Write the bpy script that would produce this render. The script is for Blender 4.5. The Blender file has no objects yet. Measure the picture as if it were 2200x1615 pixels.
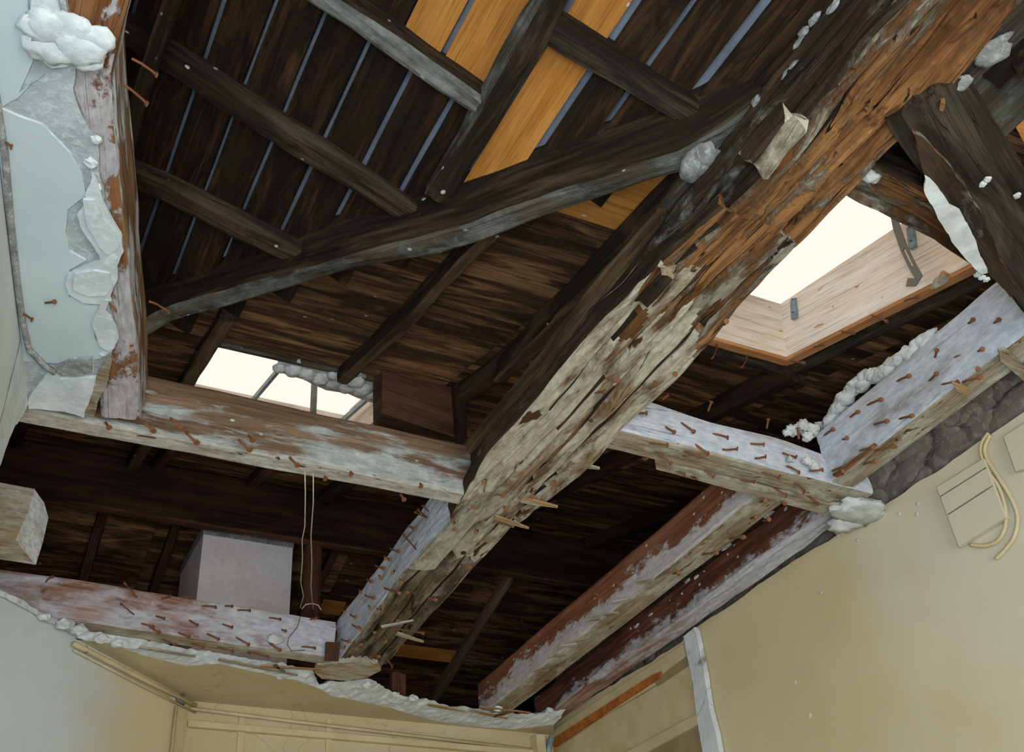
import bpy, bmesh, math, random
from mathutils import Vector, Matrix, noise
from mathutils.geometry import tessellate_polygon
random.seed(11); noise.seed_set(5)
sc = bpy.context.scene
COL = sc.collection
V = Vector

# ---------------------------------------------------------------- camera
YAW, PITCH, ROLL, FPX = 0.525568811, 0.63691968, -0.0937010781, 2325.75
CAM = V((0, 0, 1.6))
RX = V((0.889161, -0.45137, -0.075219)); DN = V((0.21613, 0.559142, -0.800405)); FW = V((0.403337, 0.695432, 0.594722))
cd = bpy.data.cameras.new('camera'); cam = bpy.data.objects.new('camera', cd); COL.objects.link(cam)
cd.sensor_width = 36.0; cd.lens = FPX / 2200 * 36.0; cd.clip_start = 0.02
m = Matrix(((RX.x, -DN.x, -FW.x, CAM.x), (RX.y, -DN.y, -FW.y, CAM.y), (RX.z, -DN.z, -FW.z, CAM.z), (0, 0, 0, 1)))
cam.matrix_world = m
sc.camera = cam

# ---------------------------------------------------------------- world, lamps, exposure
w = bpy.data.worlds.new('overcast_sky'); sc.world = w; w.use_nodes = True
bg = w.node_tree.nodes['Background']; bg.inputs[0].default_value = (0.96, 0.84, 0.735, 1); bg.inputs[1].default_value = 1.16
sc.view_settings.view_transform = 'Standard'; sc.view_settings.look = 'None'
sc.view_settings.gamma = 1; sc.view_settings.exposure = 0.0; sc.view_settings.use_curve_mapping = False

def area(name, loc, target, sx, sy, power, col):
    l = bpy.data.lights.new(name, 'AREA'); l.shape = 'RECTANGLE'; l.size = sx; l.size_y = sy
    l.energy = power; l.color = col
    o = bpy.data.objects.new(name, l); COL.objects.link(o); o.location = loc
    o.rotation_euler = (V(target) - V(loc)).to_track_quat('-Z', 'Y').to_euler(); return o
# daylight that enters through the room's windows (left wall and back wall, out of frame)
area('window_daylight_left', (-0.38, -0.40, 1.35), (1.3, 1.1, 2.3), 1.0, 1.3, 92, (0.74, 0.88, 1.0))
area('window_daylight_back', (0.9, -2.05, 1.5), (1.1, 2.0, 2.6), 1.6, 1.4, 74, (1.0, 0.94, 0.86))

# ---------------------------------------------------------------- pixel rays onto real planes
def ray(x, y):
    return RX * ((x - 1100) / FPX) + DN * ((y - 807.5) / FPX) + FW
def onp(x, y, n, c):
    d = ray(x, y); n = V(n); return CAM + d * ((c - n.dot(CAM)) / n.dot(d))
def uz(x, y, z=3.1): return onp(x, y, (0, 0, 1), z)
def ux(x, y, X): return onp(x, y, (1, 0, 0), X)
def uy(x, y, Y): return onp(x, y, (0, 1, 0), Y)
ZN = lambda X, Y: 3.04 + .28 * Y                # near slope underside
ZW = lambda X, Y: 3.965 - .5 * X                # wing slope underside
ZF = lambda X, Y: 5.434 - .29 * Y               # far slope underside
def un(x, y, d=0): return onp(x, y, (0, -.28, 1), 3.04 - d)
def uw(x, y, d=0): return onp(x, y, (.5, 0, 1), 3.965 - d)
def uf(x, y, d=0): return onp(x, y, (0, .29, 1), 5.434 - d)

# ---------------------------------------------------------------- node helpers
def s2l(c):
    return tuple((x / 12.92 if x <= .04045 else ((x + .055) / 1.055) ** 2.4) for x in [v / 255 for v in c]) + (1,)
class NT:
    def __init__(s, name):
        s.m = bpy.data.materials.new(name); s.m.use_nodes = True
        s.t = s.m.node_tree; s.b = s.t.nodes['Principled BSDF']
        s.b.inputs['Specular IOR Level'].default_value = .18
    def n(s, kind, **k):
        q = s.t.nodes.new(kind)
        for a, v in k.items(): setattr(q, a, v)
        return q
    def l(s, a, b): s.t.links.new(a, b)
    def coord(s, jitter=True):
        a = s.n('ShaderNodeAttribute', attribute_name='gc').outputs['Vector']
        if not jitter: return a
        r = s.n('ShaderNodeObjectInfo').outputs['Random']
        mu = s.n('ShaderNodeMath', operation='MULTIPLY'); s.l(r, mu.inputs[0]); mu.inputs[1].default_value = 37.0
        ad = s.n('ShaderNodeVectorMath', operation='ADD'); s.l(a, ad.inputs[0]); s.l(mu.outputs[0], ad.inputs[1])
        return ad.outputs[0]
    def scale(s, v, sx, sy, sz):
        q = s.n('ShaderNodeVectorMath', operation='MULTIPLY'); s.l(v, q.inputs[0]); q.inputs[1].default_value = (sx, sy, sz); return q.outputs[0]
    def noise(s, v, detail=4, rough=.55, dist=0):
        q = s.n('ShaderNodeTexNoise'); s.l(v, q.inputs['Vector']); q.inputs['Scale'].default_value = 1
        q.inputs['Detail'].default_value = detail; q.inputs['Roughness'].default_value = rough; q.inputs['Distortion'].default_value = dist
        return q.outputs['Fac']
    def ramp(s, f, a, b, lo=0, hi=1):
        q = s.n('ShaderNodeMapRange'); q.clamp = True; s.l(f, q.inputs['Value'])
        q.inputs['From Min'].default_value = a; q.inputs['From Max'].default_value = b
        q.inputs['To Min'].default_value = lo; q.inputs['To Max'].default_value = hi; return q.outputs['Result']
    def math(s, op, a, b=None):
        q = s.n('ShaderNodeMath', operation=op)
        for i, v in enumerate((a, b)):
            if v is None: continue
            if isinstance(v, (int, float)): q.inputs[i].default_value = v
            else: s.l(v, q.inputs[i])
        return q.outputs[0]
    def mix(s, f, a, b):
        q = s.n('ShaderNodeMix', data_type='RGBA')
        if isinstance(f, (int, float)): q.inputs[0].default_value = f
        else: s.l(f, q.inputs[0])
        for i, v in ((6, a), (7, b)):
            if isinstance(v, tuple): q.inputs[i].default_value = v
            else: s.l(v, q.inputs[i])
        return q.outputs[2]
    def done(s, col, bump=None, strength=.3, dist=.004, rough=.85):
        s.l(col, s.b.inputs['Base Color']) if not isinstance(col, tuple) else setattr(s.b.inputs['Base Color'], 'default_value', col)
        s.b.inputs['Roughness'].default_value = rough
        if bump is not None:
            q = s.n('ShaderNodeBump'); q.inputs['Strength'].default_value = strength; q.inputs['Distance'].default_value = dist
            s.l(bump, q.inputs['Height']); s.l(q.outputs[0], s.b.inputs['Normal'])
        return s.m

def band(nt, f, wid):
    d = nt.math('ABSOLUTE', nt.math('SUBTRACT', f, .5)); return nt.ramp(d, 0, wid, 1, 0)

def wood(name, dark, mid, light, paint=None, cover=0.0, psc=(10, 22, 22), edge=.05, paint2=None, grad=None, crack=.6, grain=55,
         tone=(.42, .62), spots=0.0, spotcol=(60, 35, 18), specks=0.0, var=.0, psub=(.35, .65), bump=.5, blotch=None, swirl=.2, spsc=(14, 34, 34)):
    """dark/mid/light timber; paint = residue colour, cover raises how much of it is left; grad=(axis, at, per metre)"""
    nt = NT(name); g = nt.coord(); raw = nt.coord(False)
    gr = nt.noise(nt.scale(g, 2.6, grain * 1.5, grain * 1.5), 7, .68, .15)
    big = nt.noise(nt.scale(g, 2.5, 14, 14), 6, .65, swirl)
    fib = nt.noise(nt.scale(g, 5, grain * 5, grain * 5), 4, .7, .1)
    col = nt.mix(nt.ramp(gr, .32, .66), s2l(dark), s2l(mid))
    col = nt.mix(nt.math('MULTIPLY', nt.ramp(big, *tone), nt.ramp(gr, .3, .6, .35, 1)), col, s2l(light))
    if blotch:
        bn = nt.noise(nt.scale(g, 3.2, 11, 11), 6, .65, .8)
        col = nt.mix(nt.ramp(bn, blotch[1], blotch[1] + .07), col, s2l(blotch[0]))
    ck = band(nt, nt.noise(nt.scale(g, .7, 24, 24), 3, .5, .1), .006)
    ck = nt.math('MULTIPLY', ck, nt.ramp(nt.noise(nt.scale(g, 2.5, 14, 14), 3, .5), .45, .6, 0, crack))
    col = nt.mix(ck, col, s2l([c * .28 for c in dark]))
    col = nt.mix(nt.ramp(fib, .36, .5, .38, 0), col, s2l([c * .45 for c in dark]))
    height = nt.math('ADD', nt.math('SUBTRACT', gr, nt.math('MULTIPLY', ck, 1.6)), nt.math('MULTIPLY', fib, .5))
    if paint:
        pn = nt.noise(nt.scale(g, *psc), 9, .68, .25)
        pn2 = nt.noise(nt.scale(g, 1.5, 4, 4), 3, .5)
        p = nt.math('ADD', pn, nt.math('MULTIPLY', nt.math('SUBTRACT', pn2, .5), .8))
        p = nt.math('ADD', p, cover)
        if grad:
            sx = nt.n('ShaderNodeSeparateXYZ'); nt.l(raw, sx.inputs[0])
            q = nt.math('MULTIPLY', nt.math('SUBTRACT', sx.outputs[grad[0]], grad[1]), grad[2])
            p = nt.math('ADD', p, q)
        pf = nt.ramp(p, .5 - edge, .5 + edge)
        fine = nt.noise(nt.scale(g, 30, 70, 70), 5, .7)
        pc = nt.mix(nt.ramp(fine, *psub), s2l(paint2 or [c * .78 for c in paint]), s2l(paint))
        col = nt.mix(pf, col, pc)
        col = nt.mix(nt.math('MULTIPLY', ck, .75), col, s2l([c * .4 for c in dark]))
        height = nt.math('ADD', height, nt.math('MULTIPLY', pf, .9))
    if spots:
        sn = nt.noise(nt.scale(g, *spsc), 3, .6, .5)
        sf = nt.ramp(sn, .69 - spots * .1, .73 - spots * .1)
        col = nt.mix(sf, col, s2l(spotcol)); height = nt.math('SUBTRACT', height, sf)
    if specks:
        vo = nt.n('ShaderNodeTexVoronoi'); nt.l(nt.scale(g, 26, 40, 40), vo.inputs['Vector']); vo.inputs['Scale'].default_value = 1
        wn = nt.n('ShaderNodeTexWhiteNoise'); nt.l(vo.outputs['Position'], wn.inputs['Vector'])
        sf = nt.math('MULTIPLY', nt.ramp(vo.outputs['Distance'], .12, .2, 1, 0), nt.ramp(wn.outputs['Value'], 1 - specks, 1 - specks + .01))
        col = nt.mix(sf, col, s2l((190, 190, 180)))
    if var:
        r = nt.n('ShaderNodeObjectInfo').outputs['Random']
        hs = nt.n('ShaderNodeHueSaturation'); nt.l(col, hs.inputs['Color']); nt.l(nt.ramp(r, 0, 1, 1 - var, 1 + var), hs.inputs['Value'])
        col = hs.outputs[0]
    return nt.done(col, height, bump, .006, .82)

PL = set()
def plaster(name, base, dark, light=None, sc1=5, stain=None, st=.6, bump=.25, fine=60, cracks=0.0, grad=None, crackcol=None, rough=.9, flecks=0, sw=.12):
    nt = NT(name); g = nt.coord(False)
    a = nt.noise(nt.scale(g, sc1, sc1, sc1), 6, .6, .3)
    b = nt.noise(nt.scale(g, fine, fine, fine), 5, .65)
    col = nt.mix(nt.ramp(a, .35, .65), s2l(dark), s2l(base))
    if light: col = nt.mix(nt.ramp(b, .5, .68), col, s2l(light))
    if stain:
        c = nt.noise(nt.scale(g, sc1 * .45, sc1 * .45, sc1 * .45), 5, .55, .8)
        f = nt.ramp(c, st, st + sw)
        if grad:
            sx = nt.n('ShaderNodeSeparateXYZ'); nt.l(g, sx.inputs[0])
            f = nt.ramp(nt.math('ADD', c, nt.math('MULTIPLY', nt.math('SUBTRACT', sx.outputs[grad[0]], grad[1]), grad[2])), st, st + sw)
        col = nt.mix(f, col, s2l(stain))
    h = b
    if cracks:
        vo = nt.n('ShaderNodeTexVoronoi', feature='DISTANCE_TO_EDGE')
        dv = nt.n('ShaderNodeTexNoise'); nt.l(nt.scale(g, 4, 4, 4), dv.inputs['Vector']); dv.inputs['Scale'].default_value = 1; dv.inputs['Detail'].default_value = 5
        ad = nt.n('ShaderNodeVectorMath', operation='ADD'); nt.l(nt.scale(g, 3, 3, 3), ad.inputs[0]); nt.l(dv.outputs['Color'], ad.inputs[1])
        nt.l(ad.outputs[0], vo.inputs['Vector']); vo.inputs['Scale'].default_value = 1
        cf = nt.math('MULTIPLY', nt.ramp(vo.outputs['Distance'], 0, .012, 1, 0), nt.ramp(a, .45, .55, 0, cracks))
        col = nt.mix(cf, col, s2l(crackcol or [c * .45 for c in dark])); h = nt.math('SUBTRACT', b, cf)
    if flecks:
        vo = nt.n('ShaderNodeTexVoronoi'); nt.l(nt.scale(g, 16, 16, 16), vo.inputs['Vector']); vo.inputs['Scale'].default_value = 1
        wn = nt.n('ShaderNodeTexWhiteNoise'); nt.l(vo.outputs['Position'], wn.inputs['Vector'])
        sf = nt.math('MULTIPLY', nt.ramp(vo.outputs['Distance'], .07, .12, 1, 0), nt.ramp(wn.outputs['Value'], 1 - flecks, 1 - flecks + .01))
        col = nt.mix(sf, col, s2l((225, 225, 215)))
    mt = nt.done(col, h, bump, .004, rough); PL.add(mt.name); return mt

def flat(name, c, rough=.6, metal=0):
    nt = NT(name); g = nt.coord(False); a = nt.noise(nt.scale(g, 60, 60, 60), 4, .6)
    nt.b.inputs['Metallic'].default_value = metal
    return nt.done(nt.mix(nt.ramp(a, .3, .7), s2l([x * .75 for x in c]), s2l(c)), a, .15, .002, rough)

M = {}
M['deck'] = wood('old_roof_board', (17, 11, 6), (40, 27, 15), (80, 55, 31), crack=.7, var=.4, tone=(.50, .70), grain=34, swirl=1.6, blotch=((58, 34, 16), .60), bump=.7)
M['deck2'] = wood('old_roof_board_lower', (32, 21, 13), (78, 54, 34), (142, 104, 68), crack=.9, var=.4, tone=(.46, .60), specks=.02, grain=34, swirl=.8, bump=.7)
M['new'] = wood('new_pine_board', (158, 100, 40), (188, 124, 54), (200, 138, 68), crack=.12, var=.06, grain=45, specks=.03, bump=.15)
M['dark'] = wood('dark_old_timber', (24, 18, 12), (50, 39, 27), (86, 70, 50), crack=.7, specks=.05, tone=(.48, .66), swirl=1.2, grain=40, bump=.7)
M['darkdusty'] = wood('dusty_dark_timber', (44, 39, 32), (74, 67, 55), (108, 102, 88), crack=.6, specks=.12, paint=(134, 136, 130), cover=-.09, psc=(8, 14, 14), edge=.1, bump=.7)
M['darkgrey'] = wood('soot_dark_timber', (28, 23, 17), (48, 40, 31), (80, 70, 56), crack=.7, specks=.07, swirl=1.0, grain=40, bump=.7)
M['brown'] = wood('brown_rafter', (40, 28, 18), (78, 58, 40), (112, 90, 64), crack=.6, specks=.05, grain=40)
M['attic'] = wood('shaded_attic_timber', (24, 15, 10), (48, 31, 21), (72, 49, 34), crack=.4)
M['rot'] = wood('rotten_orange_heartwood', (52, 32, 16), (128, 84, 45), (164, 116, 70), paint=(156, 146, 126), cover=-.09, psc=(7, 26, 26), spots=.3, spotcol=(40, 25, 14), crack=1.0, grain=48, bump=1.0, tone=(.45, .62), blotch=((88, 54, 27), .54))
M['rotdark'] = wood('rotten_dark_side', (25, 18, 12), (50, 37, 25), (78, 60, 42), crack=.8, paint=(118, 112, 100), cover=-.17, psc=(9, 22, 22), bump=.8, swirl=1.0, blotch=((112, 72, 36), .66))
M['girder'] = wood('whitewashed_girder_underside', (64, 42, 26), (126, 96, 66), (158, 132, 100), paint=(190, 184, 164), paint2=(154, 142, 118), cover=.045, psc=(4, 13, 13), edge=.05, spots=.55, spotcol=(70, 46, 28), spsc=(9, 24, 24), crack=.9, bump=.6, blotch=((92, 64, 42), .54))
M['girdlow'] = wood('stained_girder_underside', (50, 39, 27), (98, 82, 60), (132, 117, 92), paint=(166, 160, 140), paint2=(116, 104, 84), cover=-.06, psc=(6, 15, 15), edge=.08, spots=.5, spotcol=(46, 32, 20), spsc=(9, 24, 24), crack=.7, bump=.6, blotch=((62, 48, 32), .54))
M['white'] = wood('limewashed_timber', (104, 88, 78), (152, 144, 140), (180, 176, 176), paint=(196, 201, 206), paint2=(160, 168, 180), cover=.14, psc=(6, 20, 20), edge=.12, crack=.8, bump=.5, blotch=((140, 104, 84), .64))
M['whitepink'] = wood('limewashed_pinkish_timber', (112, 72, 52), (156, 120, 102), (172, 146, 134), paint=(192, 192, 198), paint2=(158, 156, 164), cover=.02, psc=(7, 18, 18), grad=(0, .75, .30), edge=.10, crack=.8, bump=.4, blotch=((128, 84, 58), .63))
M['under'] = wood('cream_stained_underside', (92, 72, 50), (146, 128, 100), (172, 158, 132), paint=(184, 180, 162), cover=.0, psc=(7, 16, 16), edge=.08, crack=.6, spots=.35, spotcol=(92, 60, 34), bump=.5, blotch=((120, 88, 54), .60))
M['beamface'] = wood('brown_joist_face_with_lime', (80, 60, 45), (120, 94, 72), (138, 112, 88), paint=(176, 182, 178), paint2=(138, 140, 134), cover=-.04, psc=(4, 22, 22), grad=(2, .085, -2.2), crack=.2, bump=.3, specks=.1)
M['beamunder'] = wood('pale_joist_underside', (108, 88, 68), (154, 142, 124), (178, 172, 158), paint=(188, 184, 170), cover=.12, psc=(5, 16, 16), crack=.4, spots=.35, spotcol=(78, 48, 28), bump=.4)
M['redjoist'] = wood('red_brown_joist_face', (96, 54, 36), (132, 82, 56), (146, 97, 70), paint=(194, 192, 192), paint2=(168, 156, 152), cover=.0, psc=(14, 30, 30), grad=(2, .066, -4.5), crack=.2, bump=.35, specks=.4)
M['redjoist2'] = wood('dark_red_joist_face', (62, 34, 24), (100, 58, 40), (120, 76, 56), paint=(180, 176, 180), cover=-.02, psc=(12, 26, 26), grad=(2, .038, -5.5), crack=.3, bump=.4, specks=.25)
M['redbrown'] = wood('red_brown_attic_timber', (52, 32, 22), (86, 55, 39), (104, 72, 54), crack=.3)
M['pine'] = wood('pale_pine_lining', (226, 200, 174), (246, 232, 214), (248, 238, 224), crack=.08, grain=30, bump=.1, spots=.12, spotcol=(184, 132, 100))
M['edge'] = wood('orange_pine_edge', (176, 112, 64), (208, 146, 92), (216, 160, 108), crack=.1, bump=.1)
M['splinter'] = wood('fresh_splintered_wood', (118, 82, 44), (166, 130, 84), (186, 158, 116), paint=(184, 178, 160), cover=-.05, crack=.5)
M['ceil'] = plaster('pale_ceiling_skim', (192, 206, 206), (182, 195, 195), sc1=3, bump=.06, fine=25)
M['ceilbase'] = plaster('grey_render_coat', (176, 184, 184), (150, 156, 156), (196, 202, 202), sc1=14, bump=.7, fine=70)
M['ceilwhite'] = plaster('broken_white_plaster', (204, 210, 210), (182, 190, 190), (214, 219, 219), sc1=12, bump=.5, fine=40)
M['lump'] = plaster('lime_mortar_lump', (202, 205, 203), (168, 170, 164), sc1=22, bump=.7, fine=60)
M['greylump'] = plaster('grey_mortar', (150, 152, 148), (112, 112, 108), (176, 178, 174), sc1=22, bump=.8, fine=70)
M['blue'] = plaster('cold_white_wall', (200, 208, 206), (188, 196, 194), sc1=3, bump=.1, fine=30, stain=(204, 190, 154), st=.50, grad=(0, .40, 1.0), sw=.2)
M['cream'] = plaster('aged_cream_paint', (192, 179, 144), (180, 163, 124), sc1=2.5, bump=.08, fine=35, stain=(166, 144, 102), st=.60, cracks=.3, sw=.2)
M['creamr'] = plaster('aged_cream_right_wall', (206, 192, 156), (194, 176, 134), sc1=1.6, bump=.07, fine=35, stain=(196, 198, 190), st=.42, flecks=.02, grad=(1, 2.15, -.32), sw=.35)
M['creamtrim'] = plaster('cream_gloss_trim', (200, 186, 150), (186, 168, 128), sc1=9, bump=.1, fine=40, rough=.6)
M['rubble'] = plaster('grey_rubble_render', (124, 116, 106), (98, 90, 82), (142, 134, 126), sc1=9, bump=.8, fine=40, cracks=.6)
M['orangewood'] = wood('bare_orange_moulding', (132, 70, 26), (176, 104, 46), (196, 124, 60), crack=.3, bump=.2)
M['chim'] = plaster('whitewashed_chimney', (236, 230, 230), (220, 210, 208), (240, 234, 232), sc1=7, bump=.3, fine=60, stain=(140, 116, 96), st=.66)
M['under_felt'] = plaster('grey_roof_felt', (128, 134, 144), (100, 106, 116), sc1=6, bump=.1)
M['rust'] = flat('rusty_iron', (126, 82, 54), .55, .15)
M['rustdark'] = flat('dark_iron_nail', (86, 58, 40), .6, .2)
M['steel'] = flat('dull_window_iron', (128, 126, 112), .55, .2)
M['zinc'] = flat('zinc_bracket', (150, 172, 176), .5, .2)
M['wire'] = flat('old_flex_wire', (196, 186, 160), .6)
M['palerafter'] = wood('pale_dusty_rafter', (84, 66, 46), (134, 110, 82), (160, 136, 104), crack=.5)
M['recess_shade'] = plaster('recess_shade_brown', (150, 134, 102), (134, 118, 86), sc1=8, bump=.1)  # shade of the door panel's recess and gap, put into the colour
M['torn'] = plaster('torn_white_plaster', (206, 212, 214), (190, 196, 198), sc1=14, bump=.8, fine=50, stain=(112, 102, 92), st=.56, cracks=.4)
M['dirt'] = plaster('dark_floor_boards', (120, 104, 84), (90, 76, 60), sc1=5)
M['roomwall'] = plaster('cream_room_wall', (214, 204, 178), (196, 184, 156), sc1=3)
M['paper'] = plaster('peeling_painted_paper', (206, 210, 206), (170, 172, 166), sc1=16, bump=.3, fine=60)
M['timberend'] = wood('sawn_white_timber_end', (150, 128, 104), (200, 186, 168), (216, 208, 196), paint=(224, 226, 226), cover=.08, psc=(14, 14, 14), crack=.25, grain=30)

# ---------------------------------------------------------------- object helpers
def link(o, parent=None):
    COL.objects.link(o)
    if parent: o.parent = parent
    return o
def tag(o, label=None, cat=None, group=None, kind=None):
    if label: o['label'] = label
    if cat: o['category'] = cat
    if group: o['group'] = group
    if kind: o['kind'] = kind
    return o
def meshobj(name, verts, faces, gcs, mats, midx=None, parent=None, smooth=False, origin=None):
    o0 = V(origin) if origin is not None else V((0, 0, 0))
    if parent is not None: o0 = V(parent.location) if parent.parent is None else o0
    if parent is not None and parent.parent is not None: o0 = V(parent.location) + V(parent.parent.location)
    me = bpy.data.meshes.new(name)
    me.from_pydata([tuple(V(v) - o0) for v in verts], [], faces)
    for mt in mats: me.materials.append(mt)
    if midx: me.polygons.foreach_set('material_index', midx)
    if smooth: me.polygons.foreach_set('use_smooth', [True] * len(me.polygons))
    a = me.attributes.new('gc', 'FLOAT_VECTOR', 'POINT')
    fl = []
    for g in gcs: fl.extend((g[0], g[1], g[2]))
    a.data.foreach_set('vector', fl)
    me.validate(); me.update()
    o = bpy.data.objects.new(name, me)
    if parent is None: o.location = o0
    return link(o, parent)
def empty(name, loc, label, cat, group=None, kind=None):
    o = bpy.data.objects.new(name, None); o.empty_display_size = .05; o.location = loc
    return tag(link(o), label, cat, group, kind)

def beam(name, path, w_, h_, mats, parent=None, rough=.004, seg=.03, nw=6, nh=6, seed=0, wob=.004, lo=3.0, taper=None, groove=.0, layer=.0, up=(0, 0, 1), chip=0.0, grooves=()):
    """timber along a polyline of bottom-centre points. mats = dict(bottom, left, right, top, end)"""
    P = [V(p) for p in path]
    # resample
    ds = [0]
    for a, b in zip(P, P[1:]): ds.append(ds[-1] + (b - a).length)
    L = ds[-1]; n = max(2, int(L / seg)); up = V(up)
    def at(s):
        for i in range(len(P) - 1):
            if s <= ds[i + 1] or i == len(P) - 2:
                t = (s - ds[i]) / max(1e-9, ds[i + 1] - ds[i]); return P[i].lerp(P[i + 1], t)
    ml = []; mk = ['bottom', 'right', 'top', 'left', 'end']
    for k in mk: ml.append(mats.get(k) or mats['all'])
    if grooves: ml.append(M['dark'])  # groove faces take dark timber: crack shade put into the colour
    ring = []
    for i in range(nw): ring.append((-.5 + i / nw, 0, 0))
    for i in range(nh): ring.append((.5, i / nh, 3))
    for i in range(nw): ring.append((.5 - i / nw, 1, 2))
    for i in range(nh): ring.append((-.5, 1 - i / nh, 1))
    R = len(ring); vs = []; fs = []; gc = []; mi = []
    for k in range(n + 1):
        s = L * k / n; c = at(s); t = (at(min(L, s + .05)) - at(max(0, s - .05))).normalized()
        side = up.cross(t).normalized(); u = t.cross(side).normalized()
        ww, hh = w_, h_
        if taper: f = taper(s / L); ww *= f[0]; hh *= f[1]
        for (a, b, m_) in ring:
            y = a * ww; z = b * hh
            q = V((s * lo + seed * 7.3, y * 14, z * 14 + seed))
            d1 = noise.noise_vector(q) * wob * 1.6
            d2 = noise.noise_vector(V((s * 9 + seed, y * 60, z * 60))) * rough
            oy = y; oz = z
            # round the arrises a little
            ca = abs(a) * 2; cb = abs(b - .5) * 2
            if ca > .99 and cb > .99:
                y *= 1 - .006 / max(.02, ww) - chip * max(0, noise.noise(V((s * 6, seed, a)))) ; z += (.004 + chip * .5 * ww * max(0, noise.noise(V((s * 8, seed + 4, b))))) * (1 if b < .5 else -1)
            if groove and b == 0:
                gn = abs(noise.noise(V((s * .9 + seed, y * 38, 3.1)))); z += groove * max(0, 1 - gn / .09)
                z += groove * .8 * max(0, noise.noise(V((s * 4, y * 30, 7 + seed))) - .25)
            if layer:
                ln_ = noise.noise(V((s * 1.6 + seed, y * 26, z * 26))) + .45 * noise.noise(V((s * 5 + seed, y * 70, z * 70)))
                q_ = math.floor((ln_ + 1) * 3.2) / 3.2 - 1
                e_ = layer * (q_ * 1.5 + .5 * ln_) + layer * .5 * noise.noise(V((s * 6, y * 160, z * 160)))
                if b == 0: z += e_
                elif b == 1: z -= e_
                else: y += e_ * (-1 if a > 0 else 1)
            for gy, gd in grooves:
                if b == 0:
                    yy = gy + .008 * noise.noise(V((s * 2.2, gy * 50, seed)))
                    z += gd * max(0, 1 - abs(y - yy) / .0085)
            p = c + side * (y + d1.y + d2.y) + u * (z + d1.z + d2.z) + t * (d2.x if 0 < k < n else d2.x * 2)
            vs.append(p); gc.append((s, oy, oz))
    for k in range(n):
        for j in range(R):
            a = k * R + j; b = k * R + (j + 1) % R
            fs.append((a, b, b + R, a + R)); q_ = ring[j][2]
            if grooves and q_ == 0:
                gs, gy_ = gc[a][0], (gc[a][1] + gc[b][1]) / 2
                for gy, gd in grooves:
                    if abs(gy_ - gy - .008 * noise.noise(V((gs * 2.2, gy * 50, seed)))) < .5 * w_ / nw and noise.noise(V((gs * 1.7, gy * 31, seed))) > -.28: q_ = 5
            mi.append(q_)
    # end caps: fan around a centre vertex with small break
    for k, flip in ((0, 0), (n, 1)):
        c = V((0, 0, 0))
        for j in range(R): c += vs[k * R + j]
        c /= R; ci = len(vs); vs.append(c); gc.append((L * k / n, 0, h_ / 2))
        for j in range(R):
            a = k * R + j; b = k * R + (j + 1) % R
            fs.append((b, a, ci) if not flip else (a, b, ci)); mi.append(4)
    o = meshobj(name, vs, fs, gc, ml, mi, parent, origin=P[0])
    return o

def box(name, c0, ax, ay, az, mats, parent=None, jit=0.0):
    """oriented box from corner c0 with edge vectors, gc along ax"""
    c0, ax, ay, az = V(c0), V(ax), V(ay), V(az); vs = []; gc = []
    la, lb, lc = ax.length, ay.length, az.length
    for i in (0, 1):
        for j in (0, 1):
            for k in (0, 1):
                p = c0 + ax * i + ay * j + az * k
                if jit: p += noise.noise_vector(p * 9) * jit
                vs.append(p); gc.append((la * i + c0.x * 3.1 + c0.y, lb * j + c0.x, lc * k))
    if not isinstance(mats, list) and mats.name in PL: gc = [tuple(v) for v in vs]
    fs = [(0, 1, 3, 2), (4, 6, 7, 5), (0, 4, 5, 1), (2, 3, 7, 6), (0, 2, 6, 4), (1, 5, 7, 3)]
    if ax.cross(ay).dot(az) < 0: fs = [f[::-1] for f in fs]
    return meshobj(name, vs, fs, gc, mats if isinstance(mats, list) else [mats], None, parent, origin=c0)

def board(name, a, b, width_vec, thick_vec, mat, parent=None, n=6, jit=.0015, seed=0):
    """plank from a to b (centre of one long edge), spans width_vec, slightly uneven"""
    a, b, wv, tv = V(a), V(b), V(width_vec), V(thick_vec); vs = []; gc = []; fs = []
    L = (b - a).length
    for k in range(n + 1):
        c = a.lerp(b, k / n)
        for (i, j) in ((0, 0), (1, 0), (1, 1), (0, 1)):
            e = noise.noise(V((k * 1.7 + seed, i * 5.1, seed * .37))) * jit
            p = c + wv * i + tv * j + wv.normalized() * e * (1 if i else -1) + tv.normalized() * noise.noise(V((k * 1.1, seed, 2.2))) * jit
            vs.append(p); gc.append((L * k / n + seed * 1.3, wv.length * i + seed * .71, tv.length * j))
    for k in range(n):
        for j in range(4):
            q = k * 4 + j; r = k * 4 + (j + 1) % 4; fs.append((q, q + 4, r + 4, r))
    fs.append((0, 1, 2, 3)); fs.append(tuple(n * 4 + j for j in (3, 2, 1, 0)))
    if (b - a).cross(wv).dot(tv) > 0: fs = [f[::-1] for f in fs]
    return meshobj(name, vs, fs, gc, [mat], None, parent, origin=a)

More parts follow.
